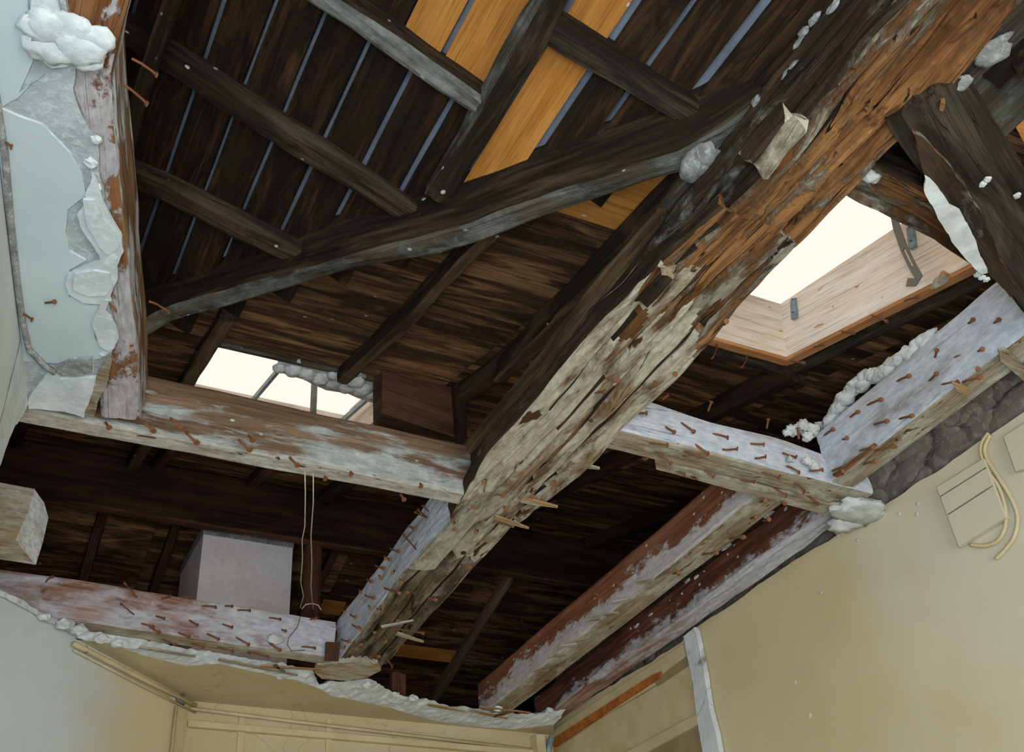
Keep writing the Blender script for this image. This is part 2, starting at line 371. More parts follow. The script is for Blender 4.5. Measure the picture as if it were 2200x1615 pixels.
def slab(name, pts, nrm, thick, mat, parent=None, ragged=.0, step=.02, edgemat=None, seed=1, gdir=None):
    """irregular plate: outline of 3-D points on a plane, thickness away from nrm (nrm faces the viewer)"""
    pts = [V(p) for p in pts]; nrm = V(nrm).normalized(); out = []
    for i in range(len(pts)):
        a, b = pts[i], pts[(i + 1) % len(pts)]; d = (b - a).length
        k = max(1, int(d / step)) if ragged else 1
        for j in range(k):
            p = a.lerp(b, j / k)
            if ragged:
                tn = (b - a).normalized().cross(nrm)
                p += tn * (noise.noise(p * 14 + V((seed, 0, 0))) * ragged + noise.noise(p * 55 + V((seed, 3, 0))) * ragged * .45)
            out.append(p)
    n = len(out); vs = out + [p - nrm * thick for p in out]
    if ragged:  # worn lower edge
        for i in range(n): vs[n + i] += noise.noise_vector(out[i] * 40) * ragged * .4
    tris = tessellate_polygon([out]); fs = []; mi = []
    for t in tris:
        a, b, c = (out[i] for i in t)
        t = tuple(t)
        if (b - a).cross(c - a).dot(nrm) < 0: t = t[::-1]
        fs.append(t); mi.append(0); fs.append(tuple(i + n for i in t[::-1])); mi.append(0)
    area_ = sum(((out[i] - out[0]).cross(out[(i + 1) % n] - out[0])).dot(nrm) for i in range(n))
    for i in range(n):
        j = (i + 1) % n; f = (i, i + n, j + n, j)
        if area_ < 0: f = f[::-1]
        fs.append(f); mi.append(1)
    gc = [tuple(v) for v in vs]
    if gdir:
        g = V(gdir).normalized(); g2 = g.cross(nrm).normalized(); gc = [(v.dot(g), v.dot(g2), v.dot(nrm)) for v in vs]
    return meshobj(name, vs, fs, gc, [mat, edgemat or mat], mi, parent, origin=out[0])

_ico = None
def lump(name, c, r, mat, parent=None, seed=0, sub=3, amp=.35, f=1.6):
    """irregular clod of mortar or plaster, radii r"""
    bm = bmesh.new(); bmesh.ops.create_icosphere(bm, subdivisions=sub, radius=1.0)
    vs = []; gc = []
    for v in bm.verts:
        d = v.co.normalized(); k = 1 + amp * noise.noise(d * f + V((seed * 3.1, 0, 0))) + amp * .6 * noise.noise(d * f * 3 + V((0, seed * 2.7, 0)))
        p = V((d.x * r[0] * k, d.y * r[1] * k, d.z * r[2] * k)); vs.append(V(c) + p); gc.append(tuple(V(c) + p))
    fs = [tuple(v.index for v in fa.verts) for fa in bm.faces]; bm.free()
    return meshobj(name, vs, fs, gc, [mat], None, parent, smooth=sub >= 3, origin=c)

def tube(name, pts, r, mat, parent=None, n=6, cap=None):
    pts = [V(p) for p in pts]; vs = []; fs = []; gc = []; s = 0
    for i, p in enumerate(pts):
        t = (pts[min(i + 1, len(pts) - 1)] - pts[max(i - 1, 0)]).normalized()
        a = t.orthogonal().normalized() if i == 0 else (a - t * a.dot(t)).normalized()
        b = t.cross(a)
        if i: s += (p - pts[i - 1]).length
        for k in range(n):
            an = 2 * math.pi * k / n; rr = r if not callable(r) else r(i / (len(pts) - 1))
            vs.append(p + (a * math.cos(an) + b * math.sin(an)) * rr); gc.append((s, rr * math.cos(an), rr * math.sin(an)))
    for i in range(len(pts) - 1):
        for k in range(n):
            q = i * n + k; w2 = i * n + (k + 1) % n; fs.append((q, w2, w2 + n, q + n))
    fs.append(tuple(range(n))[::-1]); fs.append(tuple((len(pts) - 1) * n + k for k in range(n)))
    return meshobj(name, vs, fs, gc, [mat], None, parent, smooth=True, origin=pts[0])

# nails: a few shared meshes, unit along +Z (shank .03 long)
def nailmesh(bend, seed, headr=.0046, L=.03, mat='rust'):
    rr = [(0, .0021), (.35, .0021), (.8, .0021), (.90, .0022), (.915, headr), (1.0, headr * .9), (1.001, 0.0003)]
    vs = []; fs = []; gc = []; n = 7
    for i, (z, r) in enumerate(rr):
        for k in range(n):
            an = 2 * math.pi * k / n
            vs.append((bend * z * z * L + r * math.cos(an), r * math.sin(an), z * L)); gc.append((z * L + seed, r * math.cos(an), 0))
    for i in range(len(rr) - 1):
        for k in range(n):
            q = i * n + k; w2 = i * n + (k + 1) % n; fs.append((q, w2, w2 + n, q + n))
    me = bpy.data.meshes.new('nail'); me.from_pydata(vs, [], fs); me.materials.append(M[mat])
    a = me.attributes.new('gc', 'FLOAT_VECTOR', 'POINT'); a.data.foreach_set('vector', [x for g in gc for x in g]); me.update()
    return me
NAILS = [nailmesh(b, i) for i, b in enumerate((0, .35, -.3, .6))]
def absloc(o):
    p = V(o.location)
    while o.parent: o = o.parent; p += V(o.location)
    return p
def nail(parent, base, head, k=None, s=None, name='nail'):
    """iron nail from base point in the timber to its head"""
    base, head = V(base), V(head); d = head - base; L = d.length; d.normalize()
    o = bpy.data.objects.new(name, NAILS[random.randrange(4) if k is None else k])
    o.rotation_euler = d.to_track_quat('Z', 'Y').to_euler()
    o.location = base - d * .004 - absloc(parent)
    f = (L + .004) / .03; th = s or 1.15; o.scale = (th, th, f)
    return link(o, parent)
def nails_on(parent, U, Uo, lst, off=(0, 0), sc_=1.0, s=None):
    """lst of (bx,by,hx,hy) in a crop frame; U puts the foot on the face, Uo the head on a parallel plane in front"""
    for (a, b, c, d) in lst:
        nail(parent, U(off[0] + a / sc_, off[1] + b / sc_), Uo(off[0] + c / sc_, off[1] + d / sc_), s=s)

# ================================================================= ROOM SHELL
def rect(name, a, b, c, th, mat, kind='structure'):
    """wall plate from corner a with edges to b and c"""
    a, b, c = V(a), V(b), V(c); n = (b - a).cross(c - a).normalized()
    o = box(name, a, b - a, c - a, n * th, mat); o['kind'] = kind; return o
LW = lambda y: -.41 + .197 * y   # x of the left wall at y
rect('floor', (-2.2, -2.4, -.1), (2.6, -2.4, -.1), (-2.2, 4.4, -.1), .1, M['dirt'])
# back wall with window opening
bw = empty('wall_back', (0, -2.3, 0), None, None, kind='structure')
for a, b, c in (((-1.2, -2.3, 0), (.1, -2.3, 0), (-1.2, -2.3, 3.12)), ((1.7, -2.3, 0), (2.4, -2.3, 0), (1.7, -2.3, 3.12)),
                ((.1, -2.3, 0), (1.7, -2.3, 0), (.1, -2.3, .8)), ((.1, -2.3, 2.3), (1.7, -2.3, 2.3), (.1, -2.3, 3.12))):
    box('wall_panel', a, V(b) - V(a), V(c) - V(a), (0, -.1, 0), M['roomwall'], bw)
rect('window_1', (.1, -2.36, .8), (1.7, -2.36, .8), (.1, -2.36, 2.3), .01, M['ceil'])
# left wall, kept short at the frame's edge, with its window further back
lw = empty('wall_left', (LW(0), 0, 0), None, None, kind='structure')
def lwp(y, z): return V((LW(y), y, z))
nl = V((-1, .197, 0)).normalized() * .1
for y0, y1, z0, z1 in ((-2.3, -1.0, 0, 3.1), (.2, 2.0, 0, 3.095), (-1.0, .2, 0, .6), (-1.0, .2, 2.2, 3.1)):
    box('wall_panel', lwp(y0, z0), lwp(y1, z0) - lwp(y0, z0), (0, 0, z1 - z0), nl, M['blue'], lw)
box('window_board', lwp(-1.0, .6) + nl, lwp(.2, .6) - lwp(-1.0, .6), (0, 0, 1.6), nl * .1, M['ceil'], lw)
# ragged end of the left wall where it has been broken away
slab('broken_wall_edge', [lwp(1.99, 2.0), lwp(2.02, 2.6)] + [ux_ for ux_ in [onp(x, y, (1, -.197, 0), -.41) for x, y in ((-60, 1110), (2, 1000), (12, 960), (30, 915), (55, 880), (72, 852))]] + [lwp(2.13, 3.1), lwp(1.99, 3.1)],
     (1, -.197, 0), .09, M['ceilwhite'], lw, ragged=.012)

# far wall with its chamfered left corner
YF = 3.93
fw_ = empty('wall_far', (1.5, YF, 0), None, None, kind='structure')
box('wall_face', (.74, YF, 0), (1.62, 0, 0), (0, 0, 3.10), (0, .12, 0), M['cream'], fw_)
A0, A1 = V((.33, 3.487, 0)), V((.812, YF, 0))
ld = (A1 - A0).normalized(); ln = V((ld.y, -ld.x, 0))   # faces the camera side
cw = empty('wall_corner', tuple(A0), None, None, kind='structure')
A00 = A0 - ld * 1.1
box('wall_face', A00, A1 - A00, (0, 0, 3.10), -ln * .12, M['blue'], cw)

# right wall
rw = empty('wall_right', (2.33, 1, 0), None, None, kind='structure')
XR = 2.33
top = [(1190, 1553), (1230, 1525), (1300, 1480), (1380, 1432), (1466, 1378), (1475, 1362), (1540, 1318), (1640, 1250), (1720, 1196), (1795, 1150), (1880, 1098), (1960, 1045), (2030, 1000), (2120, 938), (2200, 885), (2330, 800)]
pts = [ux(x, y, XR) for x, y in top]
pts = [V((XR, 4.0, 3.09))] + pts + [V((XR, .2, pts[-1].z)), V((XR, -2.4, 3.0)), V((XR, -2.4, 0)), V((XR, 4.0, 0))]
slab('wall_face', pts, (-1, 0, 0), .04, M['creamr'], rw, ragged=.006, step=.03, edgemat=M['ceilwhite'])
# masonry core behind the lost render, broken into blocks
rub = [((2.0, 3.0), .33)]
yy = -.2; i = 0
core = box('masonry_core', (2.40, -2.4, 0), (0, 6.4, 0), (.12, 0, 0), (0, 0, 3.38), M['rubble'], rw)
while yy < 3.9:
    ln_ = .10 + .09 * abs(noise.noise(V((i, 1, 0)))) + .04 * (i % 3)
    zz = 3.02 - .02 * (i % 2)
    for r_ in range(3):
        hh = .10 + .03 * noise.noise(V((i, r_, 4)))
        if zz + hh > 3.36: break
        lump('rubble_block', (2.405, yy + ln_ / 2 + .05 * (r_ % 2), zz + hh / 2), (.030 + .006 * (i % 2), ln_ * .80, hh * .72), M['rubble'], rw, seed=i * 3 + r_, sub=3, amp=.30, f=2.4)
        zz += hh
    yy += ln_; i += 1

# ================================================================= ROOF DECK
roof = empty('roof_deck', (1.0, 2.0, 3.7), 'dark plank sheathing of the main roof slopes seen from below, holed by two skylights', 'roof')
nN = V((0, -.28, 1)).normalized(); nW = V((.5, 0, 1)).normalized(); nF = V((0, .29, 1)).normalized()
YS = [round(.06 + .1 * i, 3) for i in range(42)]
valX = lambda Y: .33 + .56 * (2.73 - Y)         # valley line in plan
def near_plank(x0, x1, y0, y1, mat, seed):
    if x1 - x0 < .03: return
    board('plank', (x0, y0, ZN(0, y0)), (x1, y0, ZN(0, y0)), (0, y1 - y0, .28 * (y1 - y0)), nN * .018, mat, roof, n=max(3, int((x1 - x0) / .25)), jit=.0022, seed=seed)
SKR = (1.42, 2.08, 1.06, 1.90); SKL = (.53, 1.24, 2.80, 3.42)
for i, y0 in enumerate(YS):
    y1 = y0 + .1 - .004 - .003 * abs(noise.noise(V((i, 0, 0)))); ym = (y0 + y1) / 2
    xs = valX(ym) - .03 if ym > .6 else valX(ym) + .0
    segs = [(xs, 4.3)]
    for (a, b, c, d) in (SKR, SKL):
        if c - .04 < ym < d + .04:
            ns = []
            for p, q in segs:
                if p < a and q > b: ns += [(p, a), (b, q)]
                elif p < b and q > b: ns.append((b, q))
                else: ns.append((p, q))
            segs = ns
    for (p, q) in segs:
        # butt joints over rafters
        cuts = [p] + [c for c in (1.30, 2.30, 3.2) if p + .15 < c < q - .08] + [q]
        for k in range(len(cuts) - 1):
            a, b = cuts[k], cuts[k + 1]
            new = (1.13 < ym < 1.55 and b <= 1.31)
            near_plank(a + .001, b - .001, y0, y1, M['new'] if new else M['deck2'], i * 5 + k)
# far slope behind the ridge
for i in range(23):
    y0 = 4.22 + .1 * i; y1 = y0 + .094
    cuts = [-1.0, .7, 1.62, 2.47, 3.3, 4.3]
    for k in range(5):
        new = (i in (9,) and k == 2) or (i in (12,) and k == 3 and False)
        board('plank', (cuts[k] + .001, y0, ZF(0, y0)), (cuts[k + 1] - .001, y0, ZF(0, y0)), (0, y1 - y0, -.29 * (y1 - y0)), nF * .018, M['new'] if new else M['deck2'], roof, n=4, jit=.003, seed=200 + i * 4 + k)
board('plank', (1.60, 4.86, ZF(0, 4.86) - .012), (1.72, 4.86, ZF(0, 4.86) - .012), (0, .09, -.026), nF * .01, M['new'], roof, n=2, jit=.001, seed=290)
# grey felt over the boards
def felt(x0, x1, y0, y1, Z=ZN):
    """felt strip, trimmed to the valley on its left"""
    l0, l1 = (max(x0, valX(y0) - .01), max(x0, valX(y1) - .01)) if Z is ZN else (x0, x0)
    pts = [V((l0, y0, 0)), V((x1, y0, 0)), V((x1, y1, 0)), V((l1, y1, 0))]
    if l1 >= x1 - .001: pts.pop(2)
    for p in pts: p.z = Z(p.x, p.y) + .03
    return slab('underlay', pts, (0, 0, -1), .012, M['under_felt'], roof)
felt(-.9, 4.3, 3.46, 4.22); felt(-.2, .49, 2.79, 3.46); felt(1.28, 4.3, 1.94, 3.46); felt(-.2, 1.28, 1.94, 2.79)
felt(-.2, 1.38, 1.20, 1.94); felt(-.2, 1.38, .9, 1.20); felt(2.12, 4.3, .82, 1.94); felt(-.2, 4.3, .05, .82); felt(1.38, 2.12, .82, 1.04)
felt(-.9, 4.3, 4.22, 6.55, ZF)

wing = empty('roof_deck', (.6, 1.5, 3.7), 'side roof slope boarded upward-left, wide gaps between dark and some bright new planks', 'roof')
cols = [(-.55, -.46), (-.45, -.36), (-.35, -.26), (-.25, -.16), (-.15, -.06), (-.05, .04), (.055, .122), (.135, .222), (.236, .325), (.337, .428), (.440, .532), (.544, .634), (.646, .735), (.747, .838), (.850, .938), (.951, 1.025), (1.033, 1.122), (1.140, 1.222), (1.232, 1.32), (1.33, 1.43), (1.44, 1.54)]
for i, (x0, x1) in enumerate(cols):
    xm = (x0 + x1) / 2
    ye = 2.73 - (xm - .33) / .56 + .05
    ys = .35
    def wp(xa, xb, ya, yb, mat, seed):
        board('plank', (xa, ya, ZW(xa, 0)), (xa, yb, ZW(xa, 0)), (xb - xa, 0, -.5 * (xb - xa)), nW * .016, mat, wing, n=max(4, int((yb - ya) / .2)), jit=.003 if mat is M['deck'] else .001, seed=seed)
    if x0 in (.544, .646):
        wp(x0, x1, 1.385, ye, M['deck'], 300 + i)
    elif x0 == .850:
        wp(x0, x1, ys, ye, M['new'], 300 + i)
    elif x0 == .747:
        wp(x0, x1, 1.385, ye, M['deck'], 300 + i)
    else:
        wp(x0, x1, ys, min(ye, 3.2), M['deck'], 300 + i)
for k, (a, b) in enumerate(((.50, .588), (.592, .676), (.688, .79))):
    board('plank', (a, .35, ZW(a, 0)), (a, 1.38, ZW(a, 0)), (b - a, 0, -.5 * (b - a)), nW * .016, M['new'] if k else M['deck'], wing, n=5, jit=.001, seed=340 + k)
wpts = [V((x, y, ZW(x, 0) + .032)) for x, y in ((-.75, .2), (1.62, .2), (1.50, .64), (.33, 2.73), (-.5, 4.21), (-.75, 4.21))]
slab('underlay', wpts, (-.4, 0, -1), .01, M['under_felt'], wing)

# attic ends and attic floor beyond the room
def shell(name, *a):
    o = box(name, *a); o['kind'] = 'structure'; return o
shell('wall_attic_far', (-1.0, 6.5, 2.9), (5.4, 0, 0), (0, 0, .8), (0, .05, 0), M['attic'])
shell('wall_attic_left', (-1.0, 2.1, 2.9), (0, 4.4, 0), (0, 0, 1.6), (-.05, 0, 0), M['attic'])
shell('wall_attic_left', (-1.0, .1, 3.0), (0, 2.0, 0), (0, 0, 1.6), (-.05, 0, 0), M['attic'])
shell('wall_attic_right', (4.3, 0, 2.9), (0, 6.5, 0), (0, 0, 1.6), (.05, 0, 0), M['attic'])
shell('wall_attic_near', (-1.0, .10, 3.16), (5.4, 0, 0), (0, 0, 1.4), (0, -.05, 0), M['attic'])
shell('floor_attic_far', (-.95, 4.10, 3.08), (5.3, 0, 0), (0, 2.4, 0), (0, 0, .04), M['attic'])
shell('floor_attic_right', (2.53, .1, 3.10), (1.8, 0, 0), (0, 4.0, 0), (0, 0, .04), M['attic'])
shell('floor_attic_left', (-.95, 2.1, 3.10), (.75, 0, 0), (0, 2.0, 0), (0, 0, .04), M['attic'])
# room ceiling behind the camera
ceil_ = rect('ceiling', (-1.2, -2.4, 3.10), (2.6, -2.4, 3.10), (-1.2, -.1, 3.10), .04, M['roomwall'])
rect('ceiling_lath', (-1.2, -.1, 3.12), (2.6, -.1, 3.12), (-1.2, .45, 3.12), .04, M['roomwall'])

# ================================================================= ROOF TIMBERS
# purlins/rafters of the wing: bottom-face centre lines on a plane below the boards
def wing_rafter(y, x0, x1, w_, h_, label, mat=('dark', 'darkgrey'), seed=0, y1=None):
    y1 = y if y1 is None else y1
    p = [(x0, y, ZW(x0, 0) - h_ + .002), ((x0 + x1) / 2, (y + y1) / 2, ZW((x0 + x1) / 2, 0) - h_ + .002), (x1, y1, ZW(x1, 0) - h_ + .002)]
    o = beam('rafter', p, w_, h_, dict(all=M[mat[1]], bottom=M[mat[0]]), nw=4, nh=4, seed=seed, wob=.006, rough=.004, chip=.05)
    return tag(o, label, 'rafter', 'rafters under the gapped boarding')
wing_rafter(1.79, -.1, .80, .062, .055, 'dark rafter crossing the middle of the gapped roof boards', seed=1, y1=1.765)
wing_rafter(2.255, -.1, .60, .062, .055, 'lowest dark rafter beside the plastered edge, ending on the diagonal timber', seed=2, y1=2.10)
wing_rafter(1.375, .0, .79, .055, .06, 'grey dusty rafter at the top, ending left of the sloping timber', ('darkdusty', 'dark'), seed=3, y1=1.375)
wing_rafter(1.13, .78, 1.25, .055, .055, 'dark rafter below the short new board at the top centre', ('darkgrey', 'dark'), seed=4, y1=1.10)
# plate running with the boards, dusty on its left
o = beam('purlin', [(.80, .30, 3.49), (.795, .8, 3.49), (.80, 1.2, 3.495), (.805, 1.66, 3.50)], .062, .07, dict(all=M['dark'], bottom=M['dark'], left=M['darkdusty']), nw=5, nh=5, seed=5, wob=.010, rough=.006, chip=.1)
tag(o, 'crooked timber parallel to the boards, knotted and dusted white, meeting the diagonal', 'timber')
o = beam('rafter', [(.135, 1.25, 3.80), (.11, 1.9, 3.80), (.13, 2.6, 3.80)], .04, .05, dict(all=M['dark']), nw=3, nh=3, seed=6, wob=.008)
tag(o, 'thin dark timber hugging the plastered edge at the upper left', 'rafter')

# diagonal valley timber
vp = [(270, 700), (330, 668), (480, 625), (640, 577), (820, 530), (1000, 482), (1250, 387), (1460, 322), (1560, 262), (1640, 200)]
nv = V((1, .56, 0))
path = [onp(x, y, nv, 1.745) for x, y in vp]
perp = V((1, .56, 0)).normalized()
o = beam('valley_beam', [p + perp * .034 for p in path], .066, .19, dict(all=M['darkgrey'], bottom=M['darkdusty'], left=M['dark'], right=M['dark']), nw=5, nh=9, seed=7, wob=.007, rough=.004, chip=.08, seg=.025)
tag(o, 'long bowed diagonal timber with dust-grey underside running up to the rotten girder', 'timber')
def near_rafter(x0, y0, x1, y1, w_, h_, label, mat=('brown', 'dark'), seed=0, drop=0, group='rafters of the main roof slope'):
    a = V((x0, y0, ZN(0, y0) - h_ - drop + .002)); b = V((x1, y1, ZN(0, y1) - h_ - drop + .002)); mdl = a.lerp(b, .5)
    mdl.x += .006
    o = beam('rafter', [a, mdl, b], w_, h_, dict(all=M[mat[1]], bottom=M[mat[0]]), nw=4, nh=4, seed=seed, wob=.005, chip=.05)
    return tag(o, label, 'rafter', group)
near_rafter(.95, 1.66, .955, 2.76, .045, .06, 'thin brown rafter between the left skylight and the diagonal timber', seed=11)
near_rafter(.505, 2.50, .505, 4.16, .05, .06, 'short rafter at the left side of the left skylight, whitened at its foot', seed=12)
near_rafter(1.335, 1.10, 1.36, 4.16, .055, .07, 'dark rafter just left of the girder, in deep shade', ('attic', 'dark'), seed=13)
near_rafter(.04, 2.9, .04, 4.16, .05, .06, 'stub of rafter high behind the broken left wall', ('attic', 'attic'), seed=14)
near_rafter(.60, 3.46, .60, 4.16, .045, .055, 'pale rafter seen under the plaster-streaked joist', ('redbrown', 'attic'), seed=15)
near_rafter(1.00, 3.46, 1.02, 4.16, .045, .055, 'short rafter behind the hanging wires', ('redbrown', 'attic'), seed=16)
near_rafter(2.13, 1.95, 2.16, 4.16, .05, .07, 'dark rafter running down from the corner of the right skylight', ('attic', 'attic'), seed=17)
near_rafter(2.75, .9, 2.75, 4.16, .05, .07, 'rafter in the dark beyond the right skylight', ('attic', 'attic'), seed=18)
# grey mortar-crusted rafter head beside the girder
o = beam('rafter', [un(1545, 345, .085), un(1490, 400, .085), un(1300, 595, .085), un(1180, 715, .08), un(1075, 820, .08)], .055, .07, dict(all=M['dark'], right=M['darkgrey'], bottom=M['brown']), nw=5, nh=5, seed=19, wob=.006, chip=.08)
me = o.data; me.materials.append(M['darkdusty'])
for p in me.polygons:
    if p.center.length < .20 and p.material_index in (0, 1): p.material_index = 5
tag(o, 'grey crusted timber squeezed between the diagonal and the girder', 'timber')
lump('mortar_clod', uz(1505, 345, 3.27), (.035, .05, .03), M['greylump'], o, seed=4)
lump('mortar_clod', uz(1535, 375, 3.27), (.03, .04, .03), M['greylump'], o, seed=9)

# ridge beam + post + far rafters
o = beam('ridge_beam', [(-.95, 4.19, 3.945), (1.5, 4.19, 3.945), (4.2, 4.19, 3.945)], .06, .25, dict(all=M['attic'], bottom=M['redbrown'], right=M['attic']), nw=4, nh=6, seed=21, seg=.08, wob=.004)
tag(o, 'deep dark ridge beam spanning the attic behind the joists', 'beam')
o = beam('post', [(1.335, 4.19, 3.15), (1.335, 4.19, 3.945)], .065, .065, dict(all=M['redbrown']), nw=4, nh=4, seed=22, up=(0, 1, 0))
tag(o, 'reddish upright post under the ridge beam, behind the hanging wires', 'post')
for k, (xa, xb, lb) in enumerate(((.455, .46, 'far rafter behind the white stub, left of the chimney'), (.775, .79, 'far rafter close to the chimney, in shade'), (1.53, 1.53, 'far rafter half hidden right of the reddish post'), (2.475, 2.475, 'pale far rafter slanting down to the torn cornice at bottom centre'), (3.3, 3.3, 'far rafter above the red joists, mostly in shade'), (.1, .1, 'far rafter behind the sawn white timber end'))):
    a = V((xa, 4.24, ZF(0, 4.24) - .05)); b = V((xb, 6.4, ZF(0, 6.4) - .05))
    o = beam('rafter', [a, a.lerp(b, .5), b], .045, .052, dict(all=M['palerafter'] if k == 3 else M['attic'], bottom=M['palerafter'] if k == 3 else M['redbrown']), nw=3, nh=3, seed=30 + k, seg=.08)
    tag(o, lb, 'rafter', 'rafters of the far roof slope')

# chimney stack
ch = empty('chimney', (1.06, 4.5, 3.14), 'whitewashed square chimney stack standing in the attic under the ridge', 'chimney')
box('stack', (.86, 4.3, 3.14), (.405, 0, 0), (0, .42, 0), (0, 0, .86), M['chim'], ch, jit=.004)
box('soot_band', (.857, 4.297, 3.97), (.411, 0, 0), (0, .426, 0), (0, 0, .05), M['greylump'], ch, jit=.004)

# dark hatch box and posts next to the left skylight
hb = empty('roof_box', (1.2, 2.7, 3.62), 'dark boarded box hung under the roof right of the left skylight', 'box')
box('front_board', uy(822, 882, 2.7), uy(985, 935, 2.7) - uy(822, 882, 2.7), (0, 0, .235), (0, .015, 0), M['redbrown'], hb, jit=.002)
q0 = uy(822, 882, 2.7)
box('side_board', q0 + V((0, .016, 0)), (0, .07, 0), (0, 0, .23), (.015, 0, 0), M['brown'], hb, jit=.002)
box('bottom_board', q0 + V((.016, .016, 0)), (.24, 0, -.012), (0, .07, 0), (0, 0, .012), M['attic'], hb)
o = beam('post', [(1.335, 2.66, 3.20), (1.335, 2.66, 3.78)], .04, .035, dict(all=M['attic']), up=(0, 1, 0), nw=3, nh=3, seed=41)
tag(o, 'dark post right of the roof box, against the shade', 'post')
o = beam('post', [(1.335, 2.60, 3.20), (1.335, 2.60, 3.46)], .035, .03, dict(all=M['white']), up=(0, 1, 0), nw=3, nh=3, seed=42)
tag(o, 'small whitened upright behind the joist, left of the girder', 'post')

# ================================================================= SKYLIGHTS
sk = empty('skylight', (1.8, 1.4, 3.5), 'large open roof light with pale pine lining right of the girder', 'skylight')
H = .178
def skb(nm, x0, y0, x1, y1, tv, h0, h1, sd=0):
    """lining board from the roof boards up to the glass, height h0 at its start and h1 at its end"""
    a = V((x0, y0, ZN(0, y0))) - nN * .008; b = V((x1, y1, ZN(0, y1))) - nN * .008; vs = []; gc = []; n = 6; tv = V(tv)
    for k in range(n + 1):
        c = a.lerp(b, k / n); h = h0 + (h1 - h0) * k / n; lean = V((-.012 if abs(x0 - 2.08) < .01 or k == n and x1 > 2 else 0, 0, 0))
        for i, j in ((0, 0), (1, 0), (1, 1), (0, 1)):
            vs.append(c + nN * h * i + lean * i + tv * j); gc.append(((b - a).length * k / n + sd, h * i + sd * .7, tv.length * j))
    fs = [(k * 4 + j, k * 4 + (j + 1) % 4, k * 4 + (j + 1) % 4 + 4, k * 4 + j + 4) for k in range(n) for j in range(4)] + [(3, 2, 1, 0), (n * 4, n * 4 + 1, n * 4 + 2, n * 4 + 3)]
    return meshobj(nm, vs, fs, gc, [M['pine']], None, sk)
skb('lining_board', 2.08, 1.06, 2.08, 1.90, (.022, 0, 0), .235, H, sd=401)
skb('lining_board', 1.42, 1.90, 2.08, 1.90, (0, .022, .006), H, H, sd=402)
skb('lining_board', 1.40, 1.04, 1.40, 1.90, (.02, 0, 0), .2, H, sd=403)
skb('lining_board', 1.42, 1.04, 2.08, 1.04, (0, .02, .006), .2, .2, sd=404)
a = V((2.083, 1.04, ZN(0, 1.04))) - nN * .018; b = V((2.083, 1.92, ZN(0, 1.92))) - nN * .018
board('lining_edge', a, b, (.035, 0, 0), nN * .012, M['edge'], sk, n=4, seed=5, jit=0)
a = V((1.42, 1.903, ZN(0, 1.903))) - nN * .018; b = V((2.113, 1.903, ZN(0, 1.903))) - nN * .018
board('lining_edge', a, b, (0, .035, .009), nN * .012, M['edge'], sk, n=4, seed=6, jit=0)
# zinc brackets on the right lining board
for (x, y) in ((1703, 655), (1955, 500)):
    p = ux(x, y, 2.062); e = V((0, .011, .003))
    b_ = box('bracket', p - e - nN * .045, e * 2, nN * .066, (.020, 0, 0), M['zinc'], sk)
    for k in (-.025, .02): 
        box('screw', p + nN * k - V((.003, .002, .002)), (.003, 0, 0), (0, .004, 0), (0, 0, .004), M['steel'], b_)
# casement stay
st = [(1918, 452), (1926, 490), (1942, 535), (1960, 572), (1974, 596), (1966, 606), (1948, 606)]
off = [.05, .05, .05, .05, .05, .05, .05]
tp = [ux(x, y, 2.03) for x, y in st]
vs = []; fs = []; gc = []; wd = .0115
for i, p in enumerate(tp):
    t = (tp[min(i + 1, len(tp) - 1)] - tp[max(0, i - 1)]).normalized(); s_ = t.cross(V((1, 0, 0))).normalized()
    for a_, b_ in ((-1, 0), (-.3, 0), (.3, 0), (1, 0), (1, 1), (.3, 1), (-.3, 1), (-1, 1)):
        vs.append(p + s_ * a_ * wd + V((.003 * b_, 0, 0))); gc.append((i * .04, a_, b_))
for i in range(len(tp) - 1):
    for k in range(8):
        if i == 2 and k in (1, 5): continue      # the slot
        q = i * 8 + k; r = i * 8 + (k + 1) % 8; fs.append((q, r, r + 8, q + 8))
    if i == 2:
        for k, kk in ((1, 6), (2, 5)):
            q = i * 8 + k; r = i * 8 + kk; fs.append((q, r, r + 8, q + 8))
fs.append(tuple(range(8))); fs.append(tuple((len(tp) - 1) * 8 + k for k in range(8)))
meshobj('window_stay', vs, fs, gc, [M['steel']], None, sk)
lump('knob', ux(2028, 592, 2.075), (.008, .010, .016), M['edge'], sk, seed=2, sub=2, amp=.1)

tr = empty('trimmer', (2.1, 1.9, 3.5), 'dark timber framing round the right skylight, nails standing out of it', 'timber')
def trim(a, b, w_, h_, sd):
    return beam('trimmer_timber', [a, V(a).lerp(V(b), .5), b], w_, h_, dict(all=M['dark'], bottom=M['darkgrey']), tr, nw=3, nh=3, seed=sd, chip=.05)
t1 = trim(V((1.40, 1.965, ZN(0, 1.965) - .04)), V((2.20, 1.965, ZN(0, 1.965) - .04)), .045, .038, 51)
t2 = trim(V((2.145, .6, ZN(0, .6) - .04)), V((2.145, 1.98, ZN(0, 1.98) - .04)), .045, .038, 52)
for (x, y, hx, hy) in ((1540, 742, 1546, 766), (1605, 765, 1609, 786), (1875, 678, 1896, 685), (1810, 712, 1825, 715), (1750, 745, 1763, 741), (1700, 775, 1712, 779), (1945, 645, 1962, 638)):
    p = onp(x, y, (0, -.28, 1), 3.04 - .04); nail(tr, p, onp(hx, hy, (0, -.28, 1), 3.04 - .062), s=1.3)
lump('splinter_clod', onp(2020, 603, (0, -.28, 1), 3.04 - .10), (.012, .03, .012), M['splinter'], tr, seed=6, sub=2)

